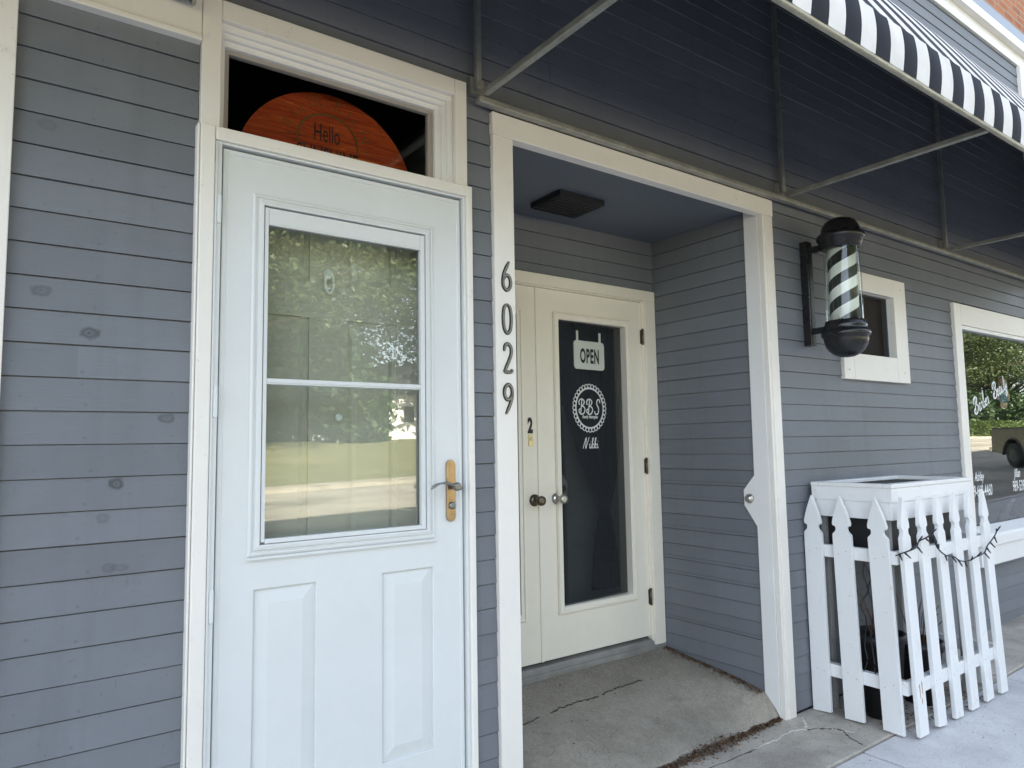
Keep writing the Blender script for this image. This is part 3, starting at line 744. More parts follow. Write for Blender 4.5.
em.build('lettering', M['vinyl'], DR)

# upstairs-facing small window
swm = MB(); o = (4.222, 5.075, .38, 1.09); i_ = (4.345, 4.908, .548, .966)
swm.box(o[0], i_[0], -.002, .03, o[2], o[3]); swm.box(i_[1], o[1], -.002, .03, o[2], o[3]); swm.box(i_[0]+.0004, i_[1]-.0004, -.002, .03, o[2], i_[2]); swm.box(i_[0]+.0004, i_[1]-.0004, -.002, .03, i_[3], o[3])
W1 = swm.build('small_window', M['white'], B, .003)
f = MB(); frame4(f, i_[0]-.01, i_[1]+.01, i_[2]-.01, i_[3]+.01, .012, .0305, .075); f.build('frame', M['white_clean'], W1)
p = MB(); p.box(i_[0]-.004, i_[1]+.004, .078, .082, i_[2]-.004, i_[3]+.004); p.build('pane', plain('dark insect screen', (.022, .018, .016), .75, var=.2, spec=.2), W1)
for nxx, nzz in ((4.28, .44), (5.0, .45), (5.01, 1.03)):
    nl = MB(); nl.lathe([(.005, 0), (.005, -.001)], (nxx, -.0022, nzz), 'y', 8); nl.build('nail_head', M['pewter'], W1)
# shop window
sh = MB(); o = (5.84, 7.66, -.66, 1.035); i_ = (5.962, 7.54, -.66, .872)
sh.box(o[0], i_[0], -.004, .03, -.93, o[3]); sh.box(i_[1], 7.637, -.004, .03, -.93, o[3]); sh.box(i_[0]+.0004, i_[1]-.0004, -.004, .03, i_[3], o[3])
W2 = sh.build('shop_window', M['white'], B, .003)
f = MB(); f.box(5.9625, 5.985, .006, .06, -.68, .871); f.box(7.518, 7.539, .006, .06, -.68, .871); f.box(5.9855, 7.5175, .006, .06, .842, .871); f.build('frame', M['white_clean'], W2, .002)
p = MB(); p.box(5.98, 7.52, .040, .046, -.70, .845); p.build('pane', M['shop_glass'], W2)
s_ = MB(); s_.prism([(.06, -.70), (.03, -.675), (-.10, -.715), (-.105, -.735), (-.105, -.80), (-.085, -.805), (-.085, -.945), (.03, -.945), (.06, -.945)], lambda u, v, d: (d, u, v), 5.8, 6.86)
s_.prism([(.06, -.70), (.03, -.675), (-.02, -.69), (-.02, -.945), (.06, -.945)], lambda u, v, d: (d, u, v), 6.861, 7.64); s_.build('sill', M['white_clean'], W2, .003)
YS = .0395
sfn = lambda u, v, d: (u, YS-d, v)
lt = MB()
def slope_fn(ox, oz, ang):
    c, s = math.cos(ang), math.sin(ang)
    return lambda u, v, d: sfn(ox+u*c-v*s, oz+u*s+v*c, d)
# script words climbing to the right
wl = slope_fn(6.19, .175, math.radians(19))
LA = [[(.34, .42), (.18, .46), (.06, .28), (.10, .04), (.26, .08), (.34, .40), (.34, .10), (.44, .04)]]
LR = [[(0, .34), (.08, .46), (.18, .40), (.22, .46), (.18, .1), (.28, .04)]]
Lb = [[(0, .1), (.10, .5), (.14, 1.0), (.06, .9), (.04, .3), (.08, .04), (.22, .06), (.26, .28), (.14, .36)]]
LE = [[(0, .2), (.16, .28), (.14, .44), (.04, .38), (.02, .12), (.12, .02), (.26, .12)]]
LU = [[(0, .44), (.02, .12), (.12, .02), (.24, .2), (.26, .44), (.26, .12), (.36, .04)]]
LT = [[(.10, .95), (.05, .4), (.06, .08), (.16, .04), (.22, .12)], [(-.06, .56), (.22, .60)]]
LY = [[(0, .44), (.04, .16), (.14, .14), (.26, .44), (.18, -.2), (.04, -.4), (-.04, -.2), (.3, .1)]]
def word(mb, seq, fn, s, wd):
    for g_, ox in seq: strokes(mb, g_, ox*s, 0, s, wd, fn, 1, .15)
word(lt, ((LB, 0), (LA, .74), (LR, 1.2), (Lb, 1.5), (LE, 1.84), (LR, 2.12)), wl,   .130, .0125)
word(lt, ((LB, 3.15), (LE, 3.88), (LA, 4.18), (LU, 4.62), (LT, 5.06), (LY, 5.3)), wl,   .130, .0125)
def flat_text(body, ox, oz, size, sx, shear=0, bold=.001): text_into(lt, body, lambda u, v, d: sfn(ox+u, oz+v, .0008), size, sx, shear, bold=bold)
flat_text('Ashley', 6.10, -.335, .10, .62, .35, .0015); flat_text('989-660-4460', 5.99, -.455, .125, .60, .1, .0012)
flat_text('Jillian', 6.88, -.335, .10, .62, .35, .0015); flat_text('989-539-', 6.83, -.45, .125, .60, .1, .0012)
lt.build('lettering', M['vinyl'], W2)

# top of the storefront
board('frieze_board', (-4, 9.0, .002, .045, 3.50, 3.614), M['white_clean'])
mb = MB(); mb.box(-4, 9.0, -.05, .045, 3.615, 3.70); mb.build('cornice', M['white_clean'], B, .004)
mb = MB(); mb.box(-4, 9.0, -.022, .045, 3.701, 3.842); mb.build('flashing', M['flashing'], B, .004)
board('corner_board', (7.641, 7.80, -.010, .045, GZ+.002, 3.499), M['white_clean'])
mb = MB(); mb.box(7.801, 9.0, .01, .05, GZ-.1, 3.499); mb.build('brick_pier', M['brick'], B)
mb = MB(); mb.box(-4, 9.0, .012, .35, 3.843, 10.25); mb.build('brick_storey', M['brick'], B)
mb = MB(); mb.box(-4, 9.0, -.06, .45, 10.251, 10.40); mb.build('coping', M['walk'], B, .01)
mb = MB(); mb.box(-4.2, -4.001, .0, 9.0, GZ-.2, 10.25); mb.box(9.001, 9.2, .0, 9.0, GZ-.2, 10.25); mb.box(-4.0, 9.0, 8.8, 9.0, GZ-.2, 10.25); mb.build('outer_wall', M['brick'], B)
mb = MB(); mb.box(-4.0, 9.0, .351, 8.8, 10.0, 10.2); mb.build('roof', M['far_roof'], B)
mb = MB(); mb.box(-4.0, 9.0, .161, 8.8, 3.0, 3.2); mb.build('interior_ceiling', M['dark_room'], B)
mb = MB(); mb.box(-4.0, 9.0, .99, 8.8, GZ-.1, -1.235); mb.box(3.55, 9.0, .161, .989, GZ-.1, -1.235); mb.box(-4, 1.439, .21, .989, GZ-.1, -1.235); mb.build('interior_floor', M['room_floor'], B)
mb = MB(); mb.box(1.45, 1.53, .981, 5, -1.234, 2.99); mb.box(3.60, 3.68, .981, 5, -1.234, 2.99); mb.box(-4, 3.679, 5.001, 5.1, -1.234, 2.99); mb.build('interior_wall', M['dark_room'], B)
mb = MB(); mb.box(3.681, 8.879, 5.0, 5.1, -1.234, 2.99); mb.box(8.88, 8.95, .17, 5.1, -1.234, 2.99); mb.box(3.681, 3.70, .99, 5.0, -1.234, 2.99); mb.build('shop_wall', plain('shop wall paint', (.45, .44, .43), .8, var=.05), B)

# ------------------------------------------------------------------ awning
AX0, AX1 = -.66, 7.80
AW = thing('striped_awning', (3.5, 0, 1.41), 'black and white striped awning on a galvanised frame over the shop front', 'awning')
YF = -1.08
CP = smooth([(-1.085, 1.612), (-.93, 1.885), (-.77, 2.135), (-.5, 2.48), (-.22, 2.77), (0, 2.98)], 5)
nx = 160
def cloth(rows_, off, name, mat, tile):
    mb = MB(); n_ = nx*tile
    for (yy, zz, fl) in rows_:
        for i in range(n_+1):
            xx = AX0+(AX1-AX0)*i/n_
            mb.v.append((xx, yy+off-.0035*fl*math.sin(xx*PI/.107), zz-abs(off)*.4*(fl == 0)-.010*(fl == 0)*abs(math.sin((xx-1.525)*PI/2.12))**2+.003*math.sin(xx*5.1)*fl))
    for j in range(len(rows_)-1):
        for i in range(n_):
            a = j*(n_+1)+i; mb.face((a, a+1, a+n_+2, a+n_+1), True)
    return mb.build(name, mat, AW)
top_rows = [(y, z, 0) for y, z in CP]
val_rows = [(YF-.010-.010*math.sin(PI*t), 1.614-.190*t, math.sin(PI*min(1, t*.9))) for t in [k/8 for k in range(9)]]
cloth(top_rows, 0, 'canopy', M['awning'], 1)
cloth(top_rows[:-1], .007, 'canopy_lining', M['lining'], 1)
cloth(val_rows, 0, 'valance', M['awning'], 2)
cloth(val_rows, .006, 'valance_lining', M['lining'], 2)
for xx in (AX0, AX1):  # unseen dark sheets added at both ends to keep side light out
    mb = MB(); mb.prism([(-.012, 1.43), (-1.07, 1.44)]+[(y+.012, z-.012) for y, z in CP if y < -.03]+[(-.012, 2.93)], lambda u, v, d: (d, u, v), xx-.003, xx+.003); mb.build('light_stop_panel', M['lining'], AW)
T2 = .0145
def sq(name, p, q, hw, mat):
    mb = MB()
    if abs(p[0]-q[0]) > .5: mb.box(min(p[0], q[0]), max(p[0], q[0]), p[1]-hw, p[1]+hw, p[2]-hw, p[2]+hw)
    elif abs(p[1]-q[1]) > .5: mb.box(p[0]-hw, p[0]+hw, min(p[1], q[1]), max(p[1], q[1]), p[2]-hw, p[2]+hw)
    else: mb.box(p[0]-hw, p[0]+hw, p[1]-hw, p[1]+hw, min(p[2], q[2]), max(p[2], q[2]))
    return mb.build(name, mat, AW, .004)
fb = MB(); fb.box(AX0, AX1, YF-.008, YF+.016, 1.412, 1.437); fb.build('front_bar', M['galv_old'], AW, .006)
fb = MB(); fb.box(1.50, AX1, -.042, -.0045, 1.383, 1.409); fb.build('wall_bar', M['galv'], AW, .004)
fb = MB(); fb.tube([(AX0, -.04, 1.42), (.425, -.04, 1.42)], .019, 14); fb.lathe([(.026, -.006), (.03, 0), (.026, .006)], (.428, -.04, 1.42), 'x', 16); fb.build('wall_bar', M['galv'], AW)
for xx in (-.60, 1.525, 3.645, 5.765):
    sq('arm', (xx, -.0425 if xx > 0 else -.06, 1.425), (xx, YF+.0165, 1.425), .0135, M['galv'])
    sq('upright', (xx-.018, -.0165, 1.4415), (xx-.018, -.0165, 2.93), .0125, M['galv'])
    bk = MB(); bk.box(xx-.045, xx+.022, -.0025, .02, 1.43, 1.50); bk.lathe([(.006, 0), (.006, -.004)], (xx-.018, -.0305, 1.47), 'y', 8); bk.build('bracket', M['galv'], AW)

# ------------------------------------------------------------------ barber pole
PX, PY = 3.85, -.223
BP = thing('barber_pole', (PX, 0, .47), 'black capped barber pole with white diagonal stripes in a glass tube on the wall', 'barber pole')
mb = MB(); mb.box(3.822, 3.878, -.028, .017, .557, 1.182); mb.box(3.838, 3.862, -.031, -.0285, .57, 1.17)
for z in (1.125, .640): mb.box(3.836, 3.864, -.125, -.0305, z-.018, z+.018)
mb.build('wall_bracket', M['black_metal'], BP, .004)
mb = MB(); mb.lathe([(.085, 1.085), (.100, 1.088), (.108, 1.094), (.108, 1.112), (.114, 1.118), (.117, 1.135), (.122, 1.140), (.128, 1.150), (.129, 1.162), (.124, 1.172), (.112, 1.178), (.106, 1.185), (.104, 1.20), (.098, 1.222), (.086, 1.243), (.066, 1.260), (.04, 1.270), (.012, 1.274)], (PX, PY, 0), 'z', 48); mb.build('top_cap', M['black_metal'], BP)
mb = MB(); mb.lathe([(.012, .466), (.04, .470), (.07, .484), (.094, .506), (.110, .535), (.117, .565), (.118, .578), (.127, .585), (.130, .597), (.127, .610), (.116, .620), (.112, .632), (.114, .640), (.112, .652), (.106, .660), (.106, .672), (.085, .675)], (PX, PY, 0), 'z', 48); mb.build('bottom_bowl', M['black_metal'], BP)
mb = MB(); mb.lathe([(.077, .6755), (.077, 1.0845)], (PX, PY, 0), 'z', 48); mb.build('striped_drum', M['pole'], BP)
mb = MB(); mb.lathe([(.0975, .6725), (.0975, 1.0875)], (PX, PY, 0), 'z', 48); 
mb.f = mb.f[:-2]; mb.mi = mb.mi[:-2]; mb.smooth = mb.smooth[:-2]
mb.build('glass_tube', M['tube_glass'], BP)

# ------------------------------------------------------------------ house numbers
D6 = [[(.72, 1.0), (.50, .80), (.30, .58), (.20, .34), (.24, .12), (.48, 0), (.74, .10), (.82, .28), (.72, .46), (.50, .52), (.28, .42), (.22, .30)]]
D0 = [[(.5, 1.0), (.26, .86), (.18, .5), (.26, .14), (.5, 0), (.74, .14), (.82, .5), (.74, .86), (.5, 1.0)]]
D2 = [[(.22, .74), (.28, .92), (.5, 1.0), (.74, .90), (.78, .70), (.62, .46), (.38, .22), (.18, .03)], [(.18, .03), (.45, .035), (.80, .03)], [(.80, .03), (.82, .10), (.83, .14)]]
D9 = [[(1-u, 1-v) for u, v in D6[0]]]
for nm, g_, zt, lab in (('six', D6, .754, 'tall slim metal digit six, topmost numeral on the white entry post'), ('zero', D0, .576, 'tall slim oval metal digit zero under the six on the white post'), ('two', D2, .412, 'tall slim metal digit two above the nine on the white post'), ('nine', D9, .246, 'tall slim metal digit nine, lowest numeral on the white entry post')):
    hh = .120; wd = .062
    nb = MB(); f1 = lambda u, v, d: (1.645+(u-.5)*wd, -d, zt-hh+v*hh)
    for st_ in g_:
        pp = smooth(st_, 7)
        nb.cur = 0; nb.ribbon([(u, v) for u, v in pp], .001, f1, 0, 0) if False else None
        q = [(1.645+(u-.5)*wd, zt-hh+v*hh) for u, v in pp]
        g1 = lambda u, v, d: (u, -d, v)
        n_ = len(q); tap = [min(1, .55+.45*min(i, n_-1-i)/6) for i in range(n_)]
        nb.cur = 0; nb.ribbon(q, [.0145*t_ for t_ in tap], g1, .004, -.001)
        nb.cur = 1; nb.ribbon(q, [.0068*t_ for t_ in tap], g1, .0065, .003)
    o = nb.build('house_number', [M['ink'], M['pewter']]); tag(o, lab, 'house number', 'digits of the street number on the entry post')
nb = MB(); text_into(nb, '2', lambda u, v, d: (2.418+u, YD-.0018, .072+v), .115, .62, bold=.006, align='CENTER'); o = nb.build('unit_number', M['ink']); tag(o, 'bold black number two stuck on the cream door leaf above the lock', 'door number')

# ------------------------------------------------------------------ OPEN sign
OS = thing('open_sign', (2.905, YG, .455), 'pale hanging sign reading OPEN on the dark glass of the salon door', 'sign')
def rrect(x0, x1, z0, z1, r, n=5):
    out = []
    for cx, cz, a0 in ((x1-r, z1-r, 0), (x0+r, z1-r, PI/2), (x0+r, z0+r, PI), (x1-r, z0+r, 3*PI/2)):
        for k in range(n+1): a = a0+PI/2*k/n; out.append((cx+r*math.cos(a), cz+r*math.sin(a)))
    return out
mb = MB(); mb.prism(rrect(2.765, 3.030, .455, .630, .022), lambda u, v, d: (u, yg(u)-d, v), .0055, .0008); mb.build('sign_board', M['sign_white'], OS, .001)
mb = MB()
for xx in (2.797, 2.994):
    mb = MB(); mb.prism([(xx-.008, .6305), (xx+.008, .6305), (xx+.008, .69), (xx-.008, .69)], lambda u, v, d: (u, yg(u)-d, v), .0045, .001); mb.build('hanger', M['sign_white'], OS)
mb = MB(); text_into(mb, 'OPEN', lambda u, v, d: (2.899+u, yg(2.899+u)-.0062, .497+v), .120, .50, bold=.0045, align='CENTER', space=1.12); mb.build('lettering', M['ink'], OS)

# ------------------------------------------------------------------ round sunrise sign behind the transom glass
DS = thing('round_sign', (.974, .215, .66), 'round orange wooden greeting sign with a sunrise behind the transom glass', 'sign')
dcx, dcz, dr = .974, 1.009, .352
mb = MB(); mb.prism([(dcx+dr*math.cos(2*PI*i/72), dcz+dr*math.sin(2*PI*i/72)) for i in range(72)], lambda u, v, d: (u, d, v), .209, .221); mb.build('disc', M['disc'], DS, .002)
mb = MB(); K_ = 1.0427; dfn = lambda u, v, d: (u*K_, .2085-d, v*K_)
text_into(mb, 'Hello', lambda u, v, d: dfn(.868+u, 1.121+v, .0006), .094, .50, bold=.0004); text_into(mb, 'SUNSHINE', lambda u, v, d: dfn(.925+u, 1.0335+v, .0006), .094, .54, bold=.0008, align='CENTER'); mb.build('lettering', M['ink'], DS)
mb = MB(); sx_, sz_ = .925, 1.118
arc = [(sx_+.115*math.cos(a), sz_+.108*math.sin(a)) for a in [PI*i/24 for i in range(-1, 26)]]
mb.ribbon(arc, .006, dfn, .0006, 0)
for i in range(13):
    a = PI*(i+.1)/12.2; r0, r1 = .131, .158+.012*((i*7) % 3)
    mb.ribbon([(sx_+r0*math.cos(a-.03), sz_+r0*math.sin(a-.03)), (sx_+r1*math.cos(a-.03), sz_+r1*math.sin(a-.03))], .0032, dfn, .0006, 0)
    if i % 2: mb.ribbon([(sx_+r0*math.cos(a+.07), sz_+r0*math.sin(a+.07)), (sx_+r1*math.cos(a+.07), sz_+r1*math.sin(a+.07))], .0032, dfn, .0006, 0)
mb.build('sunrise_mark', plain('olive ink line', (.10, .08, .02), .5), DS)
mb = MB(); mb.box(.95, 1.0, .206, .224, -1.234, .66); mb.build('stand', M['ink'], DS)

# ------------------------------------------------------------------ white box behind the fence
PB = thing('planter_box', (4.24, -.24, GZ), 'white wooden box on legs with a dark screened top in the picket corner', 'planter box')
bx0, bx1, by0, by1 = 3.765, 4.725, -.462, -.012
mb = MB(); rim = .05
mb.box(bx0-.006, bx1+.006, by0-.006, by0+rim, -.257, -.236); mb.box(bx0-.006, bx1+.006, by1-rim, by1, -.257, -.236); mb.box(bx0-.006, bx0+rim+.0, by0+rim+.0005, by1-rim-.0005, -.257, -.236); mb.box(bx1-rim, bx1+.006, by0+rim+.0005, by1-rim-.0005, -.257, -.236); mb.build('rim', M['white_clean'], PB, .003)
mb = MB(); mb.box(bx0, bx1, by0, by0+.02, -.332, -.2575); mb.box(bx0, bx1, by1-.02, by1, -.332, -.2575); mb.box(bx0, bx0+.02, by0+.0205, by1-.0205, -.332, -.2575); mb.box(bx1-.02, bx1, by0+.0205, by1-.0205, -.332, -.2575)
mb.box(bx0+.006, bx1-.006, by0+.006, by0+.024, -.425, -.3325); mb.box(bx0+.006, bx1-.006, by1-.026, by1-.006, -.425, -.3325); mb.box(bx0+.006, bx0+.026, by0+.0245, by1-.0265, -.425, -.3325); mb.box(bx1-.026, bx1-.006, by0+.0245, by1-.0265, -.425, -.3325); mb.build('side_board', M['fence_white'], PB, .002)
mb = MB(); mb.box(bx0+.025, bx1-.025, by0+.025, by1-.025, -.30, -.262); mb.build('top_screen', plain('dark screen', (.05, .05, .048), .8, var=.3, scale=80), PB)
mb = MB(); mb.box(bx0+.07, bx1-.07, by0+.06, by1-.03, -.66, -.3005); mb.build('dark_filler', M['black_plastic'], PB, .02)  # black box added to darken the upper gaps between the pickets
for xx in (bx0+.05, bx1-.09):
    for yy in (by0+.05, by1-.05):
        mb = MB(); mb.box(xx, xx+.034, yy, yy+.034, GZ+.001, -.301); mb.build('leg', plain('grey wood', (.30, .30, .29), .8, var=.2), PB, .003)
# ------------------------------------------------------------------ picket fence
PF = thing('picket_fence', (3.71, -.54, GZ), 'low white picket fence folded round the box beside the salon entrance', 'fence')
def picket_outline(hw, h):
    half = [(0, h), (.006, h-.012), (.014, h-.034), (hw*.52, h-.066), (hw*.76, h-.105), (hw*.92, h-.135), (hw*.96, h-.150), (hw*.90, h-.160), (hw*.66, h-.163), (hw*.60, h-.172), (hw*.62, h-.186), (hw*.78, h-.196), (hw*.98, h-.206), (hw, h-.218), (hw, 0)]
    return half+[(-u, v) for u, v in half[::-1][:-1]]
rnd = random.Random(4)
def picket(base, top, hw, h, along):
    """along 'y' = panel running out from the wall, 'x' = panel facing the street"""
    mb = MB(); zb_ = GZ+rnd.uniform(.0, .006)
    sx = (top[0]-base[0])/h; sy = (top[1]-base[1])/h
    cut = rnd.uniform(-.02, .02)
    out = [(u, v if v > .01 else (v+.006+cut*u/hw*.3)) for u, v in picket_outline(hw, h)]
    if along == 'y': fn = lambda u, v, d: (base[0]+d+sx*v, base[1]+u+sy*v, zb_+v)
    else: fn = lambda u, v, d: (base[0]+u+sx*v, base[1]+d+sy*v, zb_+v)
    mb.prism(out, fn, 0, .021)
    mb.cur = 1
    for zc in (.235, .878):
        for q in (-.45, .4):
            cu, cv = q*hw+rnd.uniform(-.006, .006), zc+rnd.uniform(-.014, .014)
            mb.prism([(cu+.003*math.cos(k*PI/3), cv+.003*math.sin(k*PI/3)) for k in range(6)], fn, -.0006, .002)
    return mb.build('picket', [M['fence_white'], M['pewter']], PF, .0015)
for i, (yb, yt) in enumerate(((-.046, -.040), (-.228, -.205), (-.430, -.398))):
    picket((3.700, yb, 0), (3.708, yt, 0), .052, 1.181, 'y')
for i in range(6):
    xb = 3.783+.2*i; picket((xb, -.545, 0), (xb+rnd.uniform(-.01, .006), -.506+rnd.uniform(-.004, .004), 0), .0455, 1.181+rnd.uniform(-.004, .004), 'x')
for yb in (-.36, -.16):
    picket((4.845, yb, 0), (4.835, yb+.012, 0), .05, 1.17, 'y')
RU = plain('orange rust stain', (.33, .14, .04), .9, var=.3, scale=90)
for (xx, za, zb_) in ((3.772, -1.30, -1.225), (3.796, -1.285, -1.215), (3.786, -1.33, -1.295)):
    mb = MB(); t_ = (za+H)*.033; mb.prism([(xx-.002, za), (xx+.002, za+.008), (xx+.0045, zb_-.01), (xx, zb_), (xx-.004, zb_-.014)], lambda u, v, d: (u, -.545+.036*(v+H)/1.181-d, v), .0004, -.002); mb.build('rust_mark', RU, PF)
for z0, z1 in ((-.645, -.578), (-1.290, -1.222)):
    t0 = (z0-GZ)/1.18
    a = MB(); a.box(3.7255+.008*t0, 3.7655, -.505+.03*t0, .01, z0, z1); a.build('rail', M['fence_white'], PF, .002)
    a = MB(); a.box(3.7665, 4.82, -.5225+.036*t0, -.4825+.036*t0, z0, z1); a.build('rail', M['fence_white'], PF, .002)
    a = MB(); a.box(4.8025, 4.842, -.4815+.036*t0, .01, z0, z1); a.build('rail', M['fence_white'], PF, .002)

# string of small lamps hung on the pickets
SL = thing('string_lights', (4.2, -.56, -.6), 'black cord of tiny string lights draped along the picket fence', 'string lights')
yl = -.552
path = smooth([(3.690, -.50, -.590), (3.692, -.53, -.575), (3.697, -.556, -.563), (3.79, yl-.005, -.552), (3.86, yl+.012, -.53), (3.93, yl+.004, -.515), (3.98, yl-.004, -.500), (4.03, yl+.012, -.53), (4.06, yl+.012, -.58), (4.12, yl, -.625), (4.20, yl-.006, -.64), (4.30, yl, -.675), (4.40, yl-.005, -.683), (4.50, yl, -.675), (4.60, yl-.006, -.66), (4.66, yl, -.63), (4.72, yl-.004, -.60), (4.79, yl-.004, -.565), (4.835, yl+.01, -.545)], 6)
mb = MB(); mb.tube(path, .0038, 6); mb.build('cord', M['black_plastic'], SL)
rb = random.Random(8)
for i in range(4, len(path)-1, 5):
    p = Vector(path[i]); d = Vector((rb.uniform(-.8, .8), -.45, rb.choice((-1, -1, 1))*rb.uniform(.5, 1))).normalized()
    mb = MB(); mb.tube([p, p+d*.014, p+d*.017, p+d*.034, p+d*.042], [.0045, .0052, .0042, .0036, .001], 7); mb.build('bulb', M['black_plastic'], SL)
# cable bundle hanging inside
mb = MB(); rb = random.Random(3)
for j in range(2):
    pts = []
    for i in range(9): pts.append((3.742+rb.uniform(-.008, .012), -.31+rb.uniform(-.022, .022)-.01*i*(j-.5), -.648-.075*i))
    mb.tube(smooth(pts, 4), .004, 5)
o = mb.build('cable_bundle', M['black_plastic']); tag(o, 'tangled black cable hanging behind the pickets nearest the entrance', 'cable')

def pot(x, y, r, h, seed, lab):  # pots added as dark fill for the space under the box
    o = thing('filler_pot', (x, y, GZ), lab, 'plant pot')
    mb = MB(); mb.lathe([(r*.72, 0), (r*.98, h-.05), (r*1.08, h-.045), (r*1.08, h), (r*.98, h), (r*.95, h-.03)], (x, y, GZ+.002), 'z', 28); mb.build('pot', M['black_plastic'], o)
    rp_ = random.Random(seed); mb = MB()
    for i in range(16):
        a = rp_.uniform(0, 2*PI); q = rp_.uniform(.3, 1)*r; top = rp_.uniform(.10, .30)
        mb.tube(smooth([(x+.3*q*math.cos(a), y+.3*q*math.sin(a), GZ+h-.04), (x+.7*q*math.cos(a), y+.7*q*math.sin(a), GZ+h+top*.6), (x+1.1*q*math.cos(a+.4), y+1.1*q*math.sin(a+.4), GZ+h+top)], 4), .0022, 5)
    mb.build('dry_stem', M['litter'], o)
pot(3.92, -.27, .125, .44, 5, 'tall black pot of dry stems added as dark fill behind the pickets on the entrance side')
pot(4.30, -.30, .12, .34, 6, 'black pot of dry stems added as dark fill behind the pickets that face the street')
# dry crumbs along the foot of the entry slab and inside the fence
mb = MB(); rb = random.Random(11)
def crumb(x, y, z, s):
    a = rb.uniform(0, PI); t_ = rb.uniform(-.6, .6); dx, dy = s*math.cos(a), s*math.sin(a); q = s*rb.uniform(.25, .6)
    mb.quad((x-dx-dy*.3, y-dy+dx*.3, z+.001+abs(t_)*q), (x+dx*.3+dy*.4, y-dx*.4, z+.001), (x+dx, y+dy, z+.002+q*.7), (x-dy*.4, y+dx*.4, z+.003+q))
for i in range(2600):
    t_ = rb.random(); xx = 2.35+1.12*t_; wd = .026*(1-abs(2*t_-1.0)**2*.85)+.004
    crumb(xx, .026+rb.gauss(0, wd)-.012*math.sin(t_*5), GZ+.001+rb.random()*.022*(1-abs(2*t_-1)), rb.uniform(.003, .010))
for i in range(140): crumb(rb.uniform(1.7, 3.4), rb.uniform(.15, .8), 0, .001) if False else None
for i in range(90):
    xx, yy = rb.uniform(1.72, 3.42), rb.uniform(.14, .80); crumb(xx, yy, rz(xx, yy)-.002+.0025, rb.uniform(.002, .007))
for i in range(260): crumb(3.44-abs(rb.gauss(0, .018)), rb.uniform(.12, .84), GZ+.1215+.001, rb.uniform(.002, .006)) if False else None
for i in range(1500):
    yy = rb.uniform(.13, .84); xx = 3.437-abs(rb.gauss(0, .030)); crumb(xx, yy, rz(xx, yy)+.0005, rb.uniform(.002, .006))
for i in range(420): crumb(rb.uniform(3.74, 4.8), rb.uniform(-.5, 0), GZ+.001+rb.random()*.012, rb.uniform(.005, .016))
for i in range(120): crumb(rb.uniform(2.0, 5.6), rb.uniform(-.9, -.02), GZ+.001, rb.uniform(.002, .006))
tag(mb.build('leaf_litter', M['litter']), 'brown dry leaf crumbs gathered along the edge of the entry slab', 'leaf litter', kind='stuff')

# ------------------------------------------------------------------ inside: curtain, chair, picture
CT = MB(); rows = [(.80, 2.99, .30, .030), (.40, 3.01, .26, .030), (.05, 3.05, .20, .028), (-.20, 3.08, .12, .022), (-.36, 3.098, .055, .016), (-.43, 3.10, .036, .014), (-.50, 3.10, .055, .016), (-.66, 3.095, .085, .022), (-.86, 3.09, .105, .026), (-.90, 3.09, .105, .026)]
ZR = smooth([(z, c, w_, d) for z, c, w_, d in rows], 4); ns = 40
for z, c, w_, d in ZR:
    for i in range(ns+1):
        u = i/ns*2-1; CT.v.append((c+w_*u, 1.0+d*math.sin(u*19+z*.6), z))
for j in range(len(ZR)-1):
    for i in range(ns):
        a = j*(ns+1)+i; CT.face((a, a+1, a+ns+2, a+ns+1), True)
CO = CT.build('curtain', M['curtain']); CO.modifiers.new('cloth', 'SOLIDIFY').thickness = .003
tag(CO, 'dark tied back curtain behind the glass of the salon door', 'curtain')
mb = MB(); mb.box(2.885, 3.56, 1.12, 1.15, -1.234, .25); o = mb.build('screen_panel', M['pale_cloth'], None, .004); tag(o, 'pale grey panel standing behind the tied curtain', 'panel')
def chair():
    r = thing('salon_chair', (7.09, .55, -1.235), 'black salon chair with curved arms behind the shop window', 'chair')
    m = M['black_plastic']
    def bx(name, *d): b_ = MB(); b_.box(*d); return b_.build(name, m, r, .03, 4)
    bx('seat', 6.76, 7.42, .28, .80, -.98, -.86); bx('backrest', 6.80, 7.38, .80, .90, -.85, -.15)
    for pts in ([(7.03, .13, -.545), (6.97, .13, -.56), (6.86, .13, -.64), (6.74, .14, -.76), (6.69, .18, -.88), (6.76, .32, -.95)], [(7.07, .13, -.66), (7.15, .13, -.69), (7.26, .13, -.79), (7.37, .14, -.92), (7.42, .20, -1.0), (7.38, .32, -.99)]):
        b_ = MB(); b_.tube(smooth(pts, 6), .034, 10); b_.build('armrest', m, r)
    b_ = MB(); b_.lathe([(.28, -1.234), (.28, -1.21), (.06, -1.18), (.045, -1.17), (.045, -.981)], (7.09, .55, 0), 'z', 24); b_.build('pedestal', M['chrome'], r)
chair()
